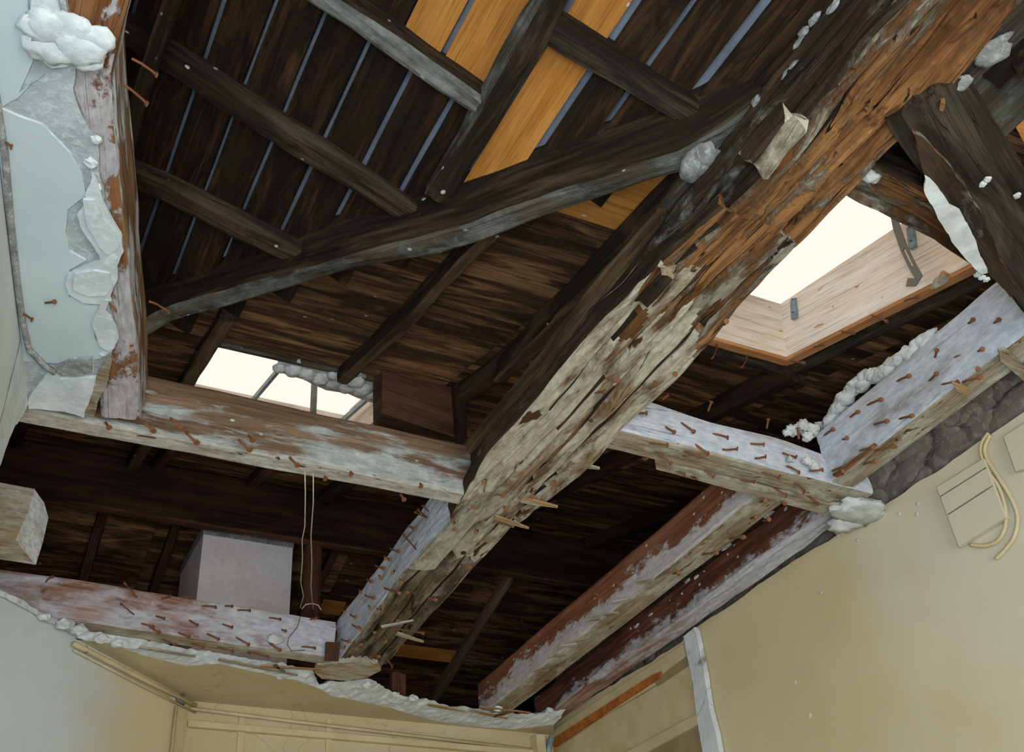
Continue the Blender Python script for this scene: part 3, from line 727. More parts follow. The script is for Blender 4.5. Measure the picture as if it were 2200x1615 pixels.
sl = empty('skylight', (.85, 3.1, 3.9), 'small roof light with glazing bars above the plaster-streaked joist', 'skylight')
def slb(nm, x0, y0, x1, y1, tv, mat, d0, d1, sd=0):
    a = V((x0, y0, ZN(0, y0))) + nN * d0; b = V((x1, y1, ZN(0, y1))) + nN * d0
    return board(nm, a, b, nN * (d1 - d0), tv, mat, sl, n=4, jit=.0005, seed=sd)
slb('lining_board', 1.20, 2.83, 1.20, 3.42, (.02, 0, 0), M['pine'], -.02, .13, 411)
slb('lining_board', .53, 2.80, 1.22, 2.80, (0, -.02, -.006), M['darkdusty'], -.005, .03, 412)
slb('lining_board', .53, 2.83, .53, 3.42, (-.02, 0, 0), M['darkdusty'], -.02, .10, 413)
slb('lining_board', .53, 3.42, 1.22, 3.42, (0, .02, .006), M['pine'], -.02, .10, 414)
a = V((1.205, 2.83, ZN(0, 2.83))) - nN * .03; b = V((1.205, 3.42, ZN(0, 3.42))) - nN * .03
board('lining_edge', a, b, (.03, 0, 0), nN * .012, M['edge'], sl, n=3, seed=8, jit=0)
d = lambda x, y: onp(x, y, (0, -.28, 1), 3.04 + .06)
p0 = d(606, 786); 
for x in (p0.x, 1.165):
    a = V((x, 2.80, ZN(0, 2.80))) + nN * .06; b = V((x, 3.44, ZN(0, 3.44))) + nN * .06
    board('glazing_bar', a, b, (.012, 0, 0), nN * .02, M['zinc'], sl, n=2, seed=9, jit=0)
p1 = uy(676, 850, 3.0); box('glazing_bar', (p1.x - .009, 3.0, 3.62), (.018, 0, 0), (0, .018, 0), (0, 0, .38), M['steel'], sl)
# lumpy mortar left along the upper edge
md = [(600, 785, .8), (630, 789, 1.1), (660, 797, 1.1), (690, 806, 1.2), (718, 800, .8), (715, 815, 1.1), (745, 822, 1.2), (765, 812, 1.1), (780, 828, 1.3), (800, 838, 1.1), (812, 852, .8), (850, 885, .9), (840, 898, .9)]
for i, (x, y, s_) in enumerate(md):
    lump('mortar_clod', onp(x, y + 6, (0, -.28, 1), 3.04 - .008), (.028 * s_, .030 * s_, .016 * s_), M['lump'], sl, seed=20 + i, amp=.3, f=2.4)
o = slab('mortar_bed', [onp(x, y, (0, -.28, 1), 3.04 - .004) for x, y in ((596, 780), (640, 778), (700, 797), (740, 800), (775, 805), (812, 830), (822, 872), (790, 862), (745, 845), (700, 838), (650, 815), (602, 800))], (0, .28, -1), .012, M['lump'], sl, ragged=.006, step=.01)
o = beam('joist_stub', [(1.24, 2.82, ZN(0, 2.82) - .05), (1.27, 3.42, ZN(0, 3.42) - .05)], .05, .05, dict(all=M['lump']), sl, nw=3, nh=3, seed=44)

# ================================================================= CEILING TIMBERS
# main girder, rotten at the near end
def gt(f):   # near (f=1) end is rotten and thinner
    return (1.0 - .05 * math.sin(f * 9) * f, 1.0)
gir = empty('girder', (1.26, 2.0, 3.1), 'massive rotten girder running diagonally through the picture, orange and crumbling at its upper end', 'beam')
PG = [(1.290, 3.46, 3.10), (1.262, 2.8, 3.10), (1.252, 2.25, 3.10), (1.262, 1.7, 3.106)]
o = beam('girder_timber', PG, .185, .155, dict(all=M['rotdark'], bottom=M['girder'], right=M['white'], left=M['girder'], end=M['under']), gir, nw=26, nh=14, seed=60, seg=.012, wob=.006, rough=.005, groove=.010, chip=.05, grooves=((.045, .016), (-.005, .014), (-.05, .010)))
# the far third is stained, with its side limewashed; the near part keeps a brown side
me = o.data; me.materials.append(M['girdlow']); me.materials.append(M['rotdark']); K1 = len(me.materials) - 2
for p in me.polygons:
    c = p.center + absloc(o) if False else p.center + V(gir.location)
    if p.material_index == 0 and c.y > 2.62 + .05 * noise.noise(V((c.x * 30, 0, 0))): p.material_index = K1
    if p.material_index == 1 and c.y < 2.30: p.material_index = K1 + 1
def tw(f):
    return (1.0 + .06 * math.sin(f * 7), 1.0)
pw = [(1.250, 2.40, 3.094), (1.247, 2.05, 3.092), (1.245, 1.6, 3.090), (1.247, 1.28, 3.094), (1.262, 1.12, 3.10)]
def tww(f): return (.70 + .30 * min(1, f / .25) - .25 * max(0, (f - .72) / .28), 1 - .3 * max(0, (f - .8) / .2))
o3 = beam('lower_timber', pw, .285, .055, dict(all=M['girder'], bottom=M['girder'], right=M['rotdark'], left=M['girder'], end=M['rot']), gir, nw=40, nh=5, seed=61, seg=.010, wob=.006, rough=.005, groove=.005, chip=.06, layer=.0016, taper=tww, grooves=((.075, .016), (.025, .018), (-.03, .018), (-.085, .012)))
me = o3.data; me.materials.append(M['rot']); K3 = len(me.materials) - 1
for p in me.polygons:
    c = p.center + V(gir.location)
    if p.material_index == 0 and c.y < 1.40 + .30 * noise.noise(V((c.x * 26, c.y * 5, 0))) + (c.x - 1.25) * 1.2: p.material_index = K3
PG2 = [(1.262, 1.70, 3.10), (1.262, 1.35, 3.10), (1.262, .95, 3.10), (1.262, .55, 3.11), (1.262, .12, 3.11)]
o2 = beam('rotten_timber', PG2, .185, .165, dict(all=M['rotdark'], bottom=M['rot'], right=M['rotdark'], left=M['rot']), gir, nw=44, nh=22, seed=60.5, seg=.008, wob=.010, rough=.006, groove=.016, chip=.10, layer=.007, grooves=((-.05, .022), (.012, .028), (.055, .018)))
me = o2.data; me.materials.append(M['girder']); K2 = len(me.materials) - 1
for p in me.polygons:
    c = p.center + V(gir.location)
    if p.material_index == 0 and c.y > 1.42 + .12 * noise.noise(V((c.x * 22, c.y * 5, 0))): p.material_index = K2
# thin timber riding on the girder's left shoulder
o = beam('shoulder_board', [(1.165, 2.30, 3.225), (1.165, 1.75, 3.22), (1.17, 1.3, 3.24)], .03, .05, dict(all=M['brown'], bottom=M['brown']), gir, nw=3, nh=4, seed=62, wob=.008, chip=.2)
# board nailed under the left edge
def gslab(nm, px, mat, z=3.092, th=.012, rag=.003, sd=1, em=None, gd=(0, 1, 0)):
    return slab(nm, [uz(x, y, z) for x, y in px], (0, 0, -1), th, mat, gir, ragged=rag, step=.012, edgemat=em, seed=sd, gdir=gd)
gslab('nailed_board', [(880, 1222), (1000, 1090), (1030, 1062), (1090, 1048), (1055, 1082), (962, 1190), (935, 1222), (915, 1225)], M['under'], 3.090)
# broken stubs hanging on its side
o = beam('broken_stub', [ux(1628, 372, 1.14), ux(1712, 265, 1.14)], .045, .05, dict(all=M['rotdark'], bottom=M['girdlow'], right=M['rotdark'], end=M['under']), gir, nw=5, nh=5, seed=64, wob=.012, rough=.010, chip=.3, seg=.012)
o = beam('broken_stub', [ux(1385, 655, 1.145), ux(1440, 590, 1.145)], .04, .045, dict(all=M['rotdark'], right=M['rot'], end=M['under']), gir, nw=5, nh=5, seed=65, wob=.010, rough=.008, chip=.3, seg=.012)
# pale crust along its torn upper edge
for i, (x, y) in enumerate(((1706, 140), (1716, 95), (1726, 70), (1750, 40), (1790, 15), (1690, 160), (1625, 215))):
    lump('mortar_clod', ux(x, y, 1.175), (.006, .016, .009), M['greylump'], gir, seed=70 + i, sub=2, amp=.4)
lump('mortar_clod', uz(2065, 272 - 90, 3.10), (.014, .022, .008), M['greylump'], gir, seed=80)
# splinters on the far part
def sliver(parent, px, z0, wd, mat=None, droop=.0, seed=0):
    a, b = uz(px[0], px[1], z0), uz(px[2], px[3], z0 - droop); t = (b - a).normalized(); s_ = V((0, 0, 1)).cross(t).normalized()
    vs = []; gc = []; n = 5
    for k in range(n + 1):
        f = k / n; c = a.lerp(b, f); c.z += .004 * noise.noise(V((k, seed, 0))); wv = wd * (1 - .75 * f ** 2)
        for i, j in ((-1, 0), (1, 0), (1, 1), (-1, 1)):
            vs.append(c + s_ * i * wv / 2 + V((0, 0, .006 * j))); gc.append((f * (b - a).length + seed, i * wv, j * .01))
    fs = [(k * 4 + j, k * 4 + (j + 1) % 4, k * 4 + (j + 1) % 4 + 4, k * 4 + j + 4) for k in range(n) for j in range(4)] + [(3, 2, 1, 0), (n * 4, n * 4 + 1, n * 4 + 2, n * 4 + 3)]
    return meshobj('splinter', vs, fs, gc, [mat or M['splinter']], None, parent)
sliver(gir, (1120, 1075, 1198, 1090), 3.088, .024, droop=.012)
sliver(gir, (1062, 1112, 1136, 1136), 3.088, .016, droop=.015)
sliver(gir, (1225, 996, 1288, 1008), 3.094, .02, M['under'])
sliver(gir, (852, 1362, 910, 1380), 3.088, .018, M['under'], droop=.012)
sliver(gir, (820, 1348, 888, 1334), 3.088, .012, M['under'])
UG = lambda x, y: ux(x, y, 1.166); UGo = lambda x, y: ux(x, y, 1.150)
L1 = [(870, 25), (810, 88), (938, 120), (752, 180), (836, 155), (700, 250), (742, 288), (872, 240), (930, 255), (976, 183), (766, 360), (822, 378), (592, 385), (640, 418), (656, 488), (704, 503), (578, 583), (604, 630)]
nails_on(gir, UG, UGo, [(a - 4, b - 10, a + 6, b + 8) for a, b in L1], (550, 1190), 3.143, s=1.35)
L2 = [(745, 1030), (868, 878), (708, 1085)]
nails_on(gir, UG, UGo, [(a - 4, b - 10, a + 6, b + 8) for a, b in L2], (600, 850), 3.106, s=1.35)
for (a, b, c, d) in ((915, 1025, 825, 925), (995, 820, 925, 760), (975, 810, 905, 775), (1000, 775, 955, 730)):
    nail(gir, UG(600 + a / 3.106, 850 + b / 3.106), ux(600 + c / 3.106, 850 + d / 3.106, 1.145), k=0, s=1.1)
UB = lambda x, y: uz(x, y, 3.098); UBo = lambda x, y: uz(x, y, 3.080)
L3 = [(1325, 900), (1430, 650), (1282, 732), (1160, 880), (1210, 1125), (870, 1300), (985, 1345), (1500, 740), (1840, 570), (1700, 655), (1130, 1070), (1380, 300 + 260)]
nails_on(gir, UB, UBo, [(a, b, a + 12, b + 14) for a, b in L3], (600, 850), 3.106, s=1.35)
L3b = [(790, 520), (700, 600), (865, 580), (775, 680), (945, 440)]
nails_on(gir, UB, UBo, [(a, b, a + 12, b + 10) for a, b in L3b], (550, 1190), 3.143, s=1.35)
L4 = [(1165, 1375, 1255, 1385), (1240, 1275, 1258, 1290), (1570, 1290, 1580, 1320), (1700, 1240, 1712, 1255), (2040, 920, 2052, 900)]
nails_on(gir, UB, UBo, L4, (900, 400), 3.106, s=1.5)
for (a, b, c, d) in ((845, 1495 - 145, 912, 1357), (830, 1415, 848, 1430)):
    nail(gir, UB(a, b), UBo(c, d), s=1.3)
# slab of broken wood under the girder's far end
gslab('broken_end_board', [(682, 1428), (720, 1424), (770, 1422), (812, 1426), (818, 1440), (790, 1456), (745, 1462), (690, 1458), (676, 1444)], M['splinter'], 3.082, .025, .004, 5, M['under'], (1, 0, 0))
slab('iron_plate', [uy(x, y, 3.39) for x, y in ((701, 1378), (728, 1380), (728, 1418), (699, 1417))], (0, -1, 0), .01, M['rustdark'], gir)

# B1: plaster-streaked joist across, left of the girder
jb = empty('joist', (.6, 2.27, 3.1), 'brown ceiling joist streaked with lime, wires hanging from it, left of the girder', 'beam')
o = beam('joist_timber', [(-.05, 2.305, 3.10), (.6, 2.305, 3.10), (1.168, 2.305, 3.098)], .07, .165, dict(all=M['beamface'], right=M['beamface'], left=M['attic'], bottom=M['beamunder'], top=M['beamunder']), jb, nw=7, nh=14, seed=71, seg=.015, wob=.003, rough=.002, chip=.03)
UB1 = lambda x, y: uz(x, y, 3.10); UB1o = lambda x, y: uz(x, y, 3.082)
for (x, y) in ((232, 915), (310, 910), (372, 906), (404, 936), (518, 952), (540, 943), (628, 990), (703, 1030), (758, 1020), (866, 1070), (908, 1046)):
    nail(jb, UB1(x - 4, y - 6), UB1o(x + 3, y + 4), s=1.6)
tube('wire', [uy(655, 1012, 2.30), uy(656, 1060, 2.36), uy(655, 1130, 2.5), uy(649, 1160, 2.62), uy(650, 1200, 2.75), uy(646, 1250, 3.0), uy(652, 1280, 3.15), uy(645, 1306, 3.37)], .0016, M['wire'], jb)
tube('wire', [uy(673, 1016, 2.30), uy(673, 1080, 2.4), uy(668, 1150, 2.6), uy(670, 1205, 2.8), uy(668, 1260, 3.1), uy(673, 1308, 3.37)], .0016, M['wire'], jb)

# B2: lower cross joist, limewashed, over the far cornice
j2 = empty('joist', (.6, 3.42, 3.1), 'limewashed pinkish joist bristling with nails above the torn cornice at lower left', 'beam')
o = beam('joist_timber', [(-.35, 3.455, 3.115), (.3, 3.455, 3.11), (1.172, 3.455, 3.085)], .07, .145, dict(all=M['whitepink'], right=M['whitepink'], bottom=M['under'], top=M['white']), j2, nw=5, nh=10, seed=73, seg=.02, wob=.004, rough=.002, chip=.02)
U2 = lambda x, y: uy(x, y, 3.418); U2o = lambda x, y: uy(x, y, 3.395)
N2 = [(1100, 300, 1165, 290), (1235, 285, 1305, 290), (1375, 350, 1435, 340), (1525, 350, 1570, 352), (1610, 378, 1680, 370), (1820, 430, 1885, 430), (1060, 420, 1110, 435), (1285, 450, 1335, 480), (1510, 475, 1570, 495), (960, 470, 1000, 475), (1010, 490, 1035, 515), (1205, 530, 1265, 550), (1405, 540, 1465, 565), (1600, 565, 1660, 595), (1105, 580, 1170, 600), (1300, 605, 1360, 620), (1475, 630, 1560, 640), (1680, 660, 1815, 680), (1905, 510, 1930, 520), (1820, 600, 1865, 635), (2045, 625, 2115, 618), (310, 185, 325, 145), (2100, 440, 2140, 430), (300, 240, 320, 250)]
nails_on(j2, U2, U2o, N2, (0, 1190), 3.143, s=1.35)
nails_on(j2, U2, lambda x, y: uy(x, y, 3.36), [(920, 290, 855, 190), (900, 405, 815, 335)], (0, 1190), 3.143, s=1.0)
lump('plaster_flake', uy(592, 1373, 3.41), (.028, .008, .018), M['lump'], j2, seed=31)
tube('wire', [uy(648, 1308, 3.40), uy(657, 1298, 3.39), uy(672, 1296, 3.38), uy(684, 1300, 3.37), uy(690, 1310, 3.37)], .0018, M['wire'], j2)
tube('wire', [uy(648, 1310, 3.40), uy(640, 1345, 3.40), uy(620, 1370, 3.39), uy(617, 1385, 3.385), uy(626, 1398, 3.385), uy(655, 1396, 3.40)], .0012, M['rustdark'], j2)

# sawn stub at the left edge
def stubface(x, y, Y): return uy(x, y, Y)
st_ = empty('timber_stub', (.05, 2.8, 3.0), 'short sawn timber with a whitewashed end poking in at the left edge', 'timber')
pa = [(-40, 1215), (76, 1214), (62, 1122)]; 
F0 = [uz(-60, 1224, 3.06), uz(76, 1214, 3.06)]
e = [onp(x, y, (1, 0, 0), .115) for x, y in ((76, 1214), (104, 1130), (103, 1100), (72, 1050), (60, 1100), (33, 1158))]
# prism: end face polygon at X ~ .13, extruded to -X
endp = [(77, 1213), (92, 1165), (104, 1112), (95, 1080), (74, 1050), (62, 1095), (33, 1160)]
# the visible right end is a plane facing +X/-Y
en = V((.80, -.60, 0)); ec = en.dot(uz(76, 1214, 3.06))
E_ = [onp(x, y, en, ec) for x, y in endp]
ext = V((-.50, -.02, .0))
vs = E_ + [p + ext for p in E_]; n = len(E_)
fs = [tuple(range(n)), tuple(range(2 * n - 1, n - 1, -1))] + [(i, i + n, (i + 1) % n + n, (i + 1) % n) for i in range(n)]
bmx = bmesh.new(); vv = [bmx.verts.new(v) for v in vs]; [bmx.faces.new([vv[i] for i in f]) for f in fs]
bmesh.ops.recalc_face_normals(bmx, faces=bmx.faces[:])
mt = bpy.data.meshes.new('tmp'); bmx.to_mesh(mt); bmx.free()
o = meshobj('stub_timber', [v.co for v in mt.vertices], [tuple(p.vertices) for p in mt.polygons], [(v.co.x, v.co.y, v.co.z) for v in mt.vertices], [M['under'], M['timberend']], [1] + [0] * (len(mt.polygons) - 1), st_)

# left ceiling edge: raking joist with plaster still on it
lj = empty('joist', (.15, 1.6, 3.1), 'flaking joist at the broken ceiling edge on the left, peeled down to brown wood', 'beam')
M['peel'] = wood('peeling_joist_underside', (92, 54, 28), (134, 84, 50), (152, 108, 72), paint=(188, 184, 184), paint2=(156, 148, 148), cover=-.045, psc=(7, 9, 9), crack=.5, bump=.6, edge=.018)
M['peelside'] = wood('peeling_joist_side', (82, 54, 34), (124, 92, 64), (150, 122, 94), paint=(184, 188, 186), cover=-.03, psc=(5, 30, 30), crack=.9, bump=.5, edge=.03)
arr = [(302, 902), (299, 771), (285, 640), (272, 493), (262, 400), (250, 280), (245, 164), (262, 80), (283, 0), (300, -120), (310, -300)]
pth = [uz(x, y, 3.10) for x, y in arr]
pth2 = []
for i, p in enumerate(pth):
    t = (pth[min(i + 1, len(pth) - 1)] - pth[max(i - 1, 0)]).normalized(); s_ = V((0, 0, 1)).cross(t).normalized()   # right-handed: side = up x t
    pth2.append(p + s_ * (-.045))
o = beam('joist_timber', [p for p in pth2], .09, .15, dict(all=M['peelside'], bottom=M['peel']), lj, nw=8, nh=10, seed=81, seg=.012, wob=.002, rough=.003, chip=.04)
nails_on(lj, lambda x, y: uz(x, y, 3.14), lambda x, y: uz(x, y, 3.14), [(288, 128, 344, 152), (266, 182, 325, 216), (324, 648, 370, 660)])
for p in (): pass

# remaining plaster ceiling at the left, in its layers
cl = empty('plaster_ceiling', (0, 1.6, 3.1), 'remnant of pale plaster ceiling at the upper left, torn away in scalloped layers', 'ceiling')
def cz(px, z): return [uz(x, y, z) for x, y in px]
slab('render_coat', cz([(-300, -300), (150, -300), (140, 0), (160, 130), (155, 190), (175, 245), (205, 300), (212, 370), (225, 420), (232, 470), (262, 520), (262, 545), (240, 590), (230, 640), (248, 700), (252, 730), (222, 790), (205, 830), (190, 890), (60, 860), (-300, 700)], 3.092), (0, 0, -1), .02, M['ceilbase'], cl, ragged=.006, step=.012, edgemat=M['greylump'], seed=2)
slab('skim_coat', cz([(-300, -300), (40, -300), (60, 0), (62, 60), (70, 130), (40, 200), (95, 160), (70, 175), (40, 210), (2, 232), (40, 250), (90, 268), (120, 300), (150, 330), (175, 375), (185, 420), (170, 430), (145, 450), (140, 500), (150, 540), (185, 560), (150, 580), (142, 600), (150, 640), (190, 655), (215, 655), (200, 690), (205, 730), (240, 755), (215, 770), (190, 775), (150, 770), (125, 780), (-300, 760)], 3.087), (0, 0, -1), .006, M['ceil'], cl, ragged=.0015, step=.012, edgemat=M['ceilwhite'], seed=3)
def scal(px, z=3.083, sd=0):
    o = slab('plaster_flake', cz(px, z), (0, 0, -1), .007, M['ceilwhite'], cl, ragged=.004, step=.008, seed=sd)
scal([(200, 372), (214, 400), (226, 440), (240, 470), (262, 510), (266, 540), (250, 570), (252, 600), (238, 640), (228, 665), (246, 700), (253, 725), (245, 750), (232, 755), (215, 745), (202, 715), (198, 690), (208, 668), (215, 655), (180, 650), (150, 632), (140, 608), (146, 590), (175, 575), (215, 560), (212, 548), (195, 520), (175, 490), (165, 460), (180, 440), (185, 410)], 3.082, sd=1)
scal([(178, 430), (205, 430), (222, 470), (245, 500), (255, 530), (232, 548), (214, 530), (190, 490)], 3.077, sd=2)
scal([(160, 590), (200, 582), (236, 588), (240, 618), (225, 636), (190, 638), (160, 624)], 3.077, sd=3)
scal([(65, 0), (100, -40), (120, 0), (130, 30), (150, 40), (180, 60), (200, 70), (225, 68), (230, 90), (222, 108), (205, 130), (200, 145), (160, 138), (140, 145), (110, 148), (75, 120), (62, 60)], 3.078, sd=5)
for i, (x, y, s_) in enumerate(((110, 60, 1.3), (150, 60, 1.2), (120, 105, 1.2), (170, 100, 1.4), (205, 85, 1.0), (185, 128, .9), (90, 100, 1.0), (75, 60, .8))):
    lump('plaster_clod', uz(x, y, 3.080), (.030 * s_, .026 * s_, .011 * s_), M['ceilwhite'], cl, seed=100 + i, amp=.28, f=1.8)
for i, (x, y, s_) in enumerate(((250, 535, .6), (243, 510, .5), (215, 470, .6), (228, 640, .6), (246, 722, .6), (222, 760, .5), (208, 300, .6), (196, 350, .7), (206, 400, .6))):
    lump('plaster_clod', uz(x, y, 3.088), (.016 * s_, .016 * s_, .010 * s_), M['ceilwhite'], cl, seed=130 + i, sub=2, amp=.6, f=2.5)
# broken edge and hanging strip at the wall end
slab('torn_edge', cz([(60, 856), (110, 795), (160, 770), (200, 775), (200, 800), (150, 806), (120, 800), (130, 815), (215, 812), (210, 850), (180, 898), (140, 885), (60, 878)], 3.084), (0, 0, -1), .008, M['ceilwhite'], cl, ragged=.004, step=.01, seed=7)
slab('torn_edge', cz([(118, 790), (150, 775), (198, 770), (197, 800), (160, 808), (128, 806)], 3.080), (0, 0, -1), .005, M['greylump'], cl, ragged=.004, step=.01, seed=8)
slab('paint_strip', cz([(212, 800), (232, 765), (240, 775), (228, 830), (212, 862), (200, 896), (182, 890), (196, 850)], 3.082), (0, 0, -1), .004, M['under'], cl, ragged=.003, step=.01, seed=9)
# crack moulding in the angle with the wall
tube('angle_bead', cz([(-40, 90), (-10, 200), (10, 330), (22, 470), (36, 600), (48, 690), (62, 750), (95, 785), (118, 800)], 3.082), .007, M['greylump'], cl)
nail(cl, uz(35, 665, 3.08), uz(75, 681, 3.078), k=1); nail(cl, uz(-5, 295, 3.08), uz(28, 306, 3.078), k=1)
nail(cl, uz(100, 650, 3.085), uz(118, 648, 3.075), k=0)

# B3: nail-studded white joist right of the girder
j3 = empty('joist', (1.75, 1.9, 3.1), 'short bluish white joist stuck full of nails, right of the girder', 'beam')
def t3(f): return (1, 1 - .18 * f + .05 * math.sin(f * 12))
o = beam('joist_timber', [(1.365, 1.905, 3.10), (1.75, 1.91, 3.098), (2.24, 1.92, 3.095)], .088, .125, dict(all=M['white'], bottom=M['under'], right=M['white']), j3, nw=9, nh=12, seed=85, seg=.012, wob=.004, rough=.0025, chip=.03, taper=t3)
slab('batten', cz([(1408, 992), (1830, 1096), (1795, 1112), (1410, 1008)], 3.088), (0, 0, -1), .012, M['under'], j3, ragged=.002, gdir=(1, 0, 0))
U3 = lambda x, y: uy(x, y, 1.861); U3o = lambda x, y: uy(x, y, 1.842)
N3 = [(370, 270, 435, 272), (560, 365, 620, 400), (670, 340, 740, 380), (880, 410, 985, 415), (755, 480, 825, 515), (945, 515, 1040, 525), (1135, 475, 1220, 480), (1165, 572, 1235, 575), (1350, 540, 1435, 580), (1375, 625, 1450, 640), (1530, 655, 1612, 650)]
nails_on(j3, U3, U3o, N3, (1250, 800), 3.106, s=1.45)
U3b = lambda x, y: uz(x, y, 3.098); U3bo = lambda x, y: uz(x, y, 3.078)
N3b = [(460, 470, 575, 485), (520, 550, 600, 610), (590, 640, 685, 665), (690, 525, 770, 545), (820, 640, 885, 695), (1065, 715, 1155, 745), (1200, 660, 1310, 715), (1280, 770, 1360, 795), (1430, 735, 1505, 785), (1510, 820, 1580, 850), (1300, 845, 1330, 870), (1700, 880, 1730, 895)]
nails_on(j3, U3b, U3bo, N3b, (1250, 800), 3.106, s=1.45)
for (a, b, c, d) in ((545, 175, 575, 150), (845, 250, 865, 195), (1235, 365, 1245, 310), (445, 180, 455, 160)):
    nail(j3, uy(1250 + a / 3.106, 800 + b / 3.106, 1.90), uy(1250 + c / 3.106, 800 + d / 3.106, 1.89), k=0, s=1.5)
nail(j3, uz(1390, 985, 3.06), uz(1384, 993, 3.05), s=1.5)
for i, (x, y, s_, Y) in enumerate(((1700, 925, 1.1, 1.89), (1725, 915, 1.3, 1.89), (1748, 925, 1.3, 1.88), (1735, 938, 1.0, 1.87), (1762, 915, .9, 1.88), (1690, 930, .7, 1.9), (1700, 985, .7, 1.855), (1750, 1000, .9, 1.852), (1735, 990, .8, 1.852))):
    lump('mortar_clod', uy(x, y, Y), (.017 * s_, .014 * s_, .014 * s_), M['lump'], j3, seed=150 + i, amp=.6, f=2.2)
nail(j3, uy(1716, 940, 1.865), uy(1714, 918, 1.85), k=0, s=1.8)

# A2: white nailed joist running along the right wall
j4 = empty('joist', (2.13, 1.5, 3.1), 'long white joist along the right wall with mortar lumps on its upper edge', 'beam')
def t4(f): return (1, 1 + .12 * math.sin(f * 3.1))
o = beam('joist_timber', [(2.128, 1.875, 3.10), (2.128, 1.5, 3.10), (2.125, 1.1, 3.10), (2.125, .3, 3.10)], .088, .165, dict(all=M['white'], bottom=M['under'], right=M['white']), j4, nw=9, nh=14, seed=87, seg=.014, wob=.004, rough=.0025, chip=.03, taper=t4)
U4 = lambda x, y: ux(x, y, 2.082); U4o = lambda x, y: ux(x, y, 2.062)
N4 = [(1620, 420, 1645, 380), (1745, 445, 1800, 435), (1790, 300, 1810, 265), (1910, 215, 1965, 180), (1955, 345, 2005, 325), (2110, 55, 2150, 25), (2120, 310, 2170, 290), (1675, 655, 1710, 625)]
nails_on(j4, U4, U4o, N4, (1250, 800), 3.106, s=1.45)
N4c = [(1740, 1130, 1795, 1095), (1600, 1265, 1650, 1215), (1665, 1285, 1730, 1260), (1835, 925, 1860, 905), (1640, 1120, 1650, 1080), (1885, 1090, 1915, 1075), (1980, 925, 2010, 905)]
nails_on(j4, U4, U4o, N4c, (1400, 350), 2.691, s=1.45)
U4b = lambda x, y: uz(x, y, 3.098); U4bo = lambda x, y: uz(x, y, 3.08)
nails_on(j4, U4b, U4bo, [(1740, 680, 1775, 655), (1860, 520, 1910, 500), (1960, 520, 2035, 490), (2100, 450, 2150, 440), (1880, 610, 1900, 600)], (1250, 800), 3.106, s=1.45)
nails_on(j4, U4b, U4bo, [(2070, 820, 2085, 812), (2100, 795, 2112, 790)], s=1.45)
for i in range(26):
    f = i / 25; x = 1785 + (2000 - 1785) * f + random.uniform(-4, 4); y = 905 + (735 - 905) * f - 14 - 22 * math.sin(min(1, f * 1.7) * math.pi) * (1 if f < .75 else .4) + random.uniform(-6, 8)
    lump('mortar_clod', ux(x, y + 4, 2.105), (.020, .030, .019), M['lump'], j4, seed=170 + i, sub=3, amp=.32, f=1.8)
slab('lath_end', cz([(2145, 752), (2160, 750), (2230, 812), (2215, 832), (2150, 775)], 3.088), (0, 0, -1), .008, M['under'], j4, ragged=.001, gdir=(1, .1, 0))
slab('lath_end', cz([(2045, 822), (2085, 838), (2080, 850), (2058, 842)], 3.088), (0, 0, -1), .008, M['splinter'], j4, ragged=.001)
slab('lath_end', cz([(1790, 1022), (1880, 955), (1886, 958), (1800, 1026)], 3.096), (0, 0, -1), .006, M['rot'], j4, ragged=.001, gdir=(0, 1, 0))
o = lump('plaster_patch', uz(1845, 1098, 3.085), (.10, .06, .018), M['lump'], j4, seed=210, amp=.45, f=3)
o = lump('plaster_patch', uz(1815, 1125, 3.085), (.05, .05, .018), M['lump'], j4, seed=211, amp=.45, f=3)

# red joists beyond
j5 = empty('joist', (1.99, 3, 3.1), 'red-brown joist with a white lime band along its foot, running to the bottom corner', 'beam')
o = beam('joist_timber', [(1.99, 3.86, 3.10), (1.985, 3.0, 3.10), (1.98, 1.97, 3.10)], .10, .150, dict(all=M['redjoist'], bottom=M['under']), j5, nw=8, nh=12, seed=90, seg=.02, wob=.002, rough=.002, chip=.02)
# local +y of this beam faces -Y? keep both sides the same material
for (a, b) in ((1160, 960), (1015, 1095), (835, 1200), (1245, 975), (1220, 850), (640, 1330)):
    nail(j5, uz(1250 + (a - 30) / 3.106, 800 + (b + 12) / 3.106, 3.10), uz(1250 + (a + 6) / 3.106, 800 + (b + 4) / 3.106, 3.078), s=1.6)
for (x, y) in ((1290, 1330), (1262, 1375), (1240, 1385), (1215, 1408), (1180, 1440), (1350, 1290), (1400, 1250), (1330, 1318)):
    sliver(j5, (x, y, x - 34, y + 4), 3.097, .018, M['under'], seed=x)
j6 = empty('joist', (2.24, 3, 3.1), 'darker red joist tight against the top of the right wall', 'beam')
o = beam('joist_timber', [(2.255, 3.88, 3.11), (2.25, 3.0, 3.11), (2.245, 1.98, 3.11)], .09, .115, dict(all=M['redjoist2'], bottom=M['whitepink']), j6, nw=6, nh=10, seed=92, seg=.015, wob=.005, rough=.006, chip=.10)
for i, (x, y) in enumerate(((1480, 1248), (1500, 1240), (1370, 1345), (1400, 1320), (1560, 1175), (1650, 1105), (1690, 1095))):
    lump('mortar_clod', ux(x, y, 2.21), (.010, .022, .008), M['lump'], j6, seed=220 + i, sub=2, amp=.5)
o = beam('joist', [(1.56, 3.77, 3.10), (1.56, 3.77, 3.215)], .06, .05, dict(all=M['redbrown']), up=(0, 1, 0), nw=3, nh=3, seed=93)
o.name = 'post'; tag(o, 'stub of red post behind the torn cornice at bottom centre', 'post')

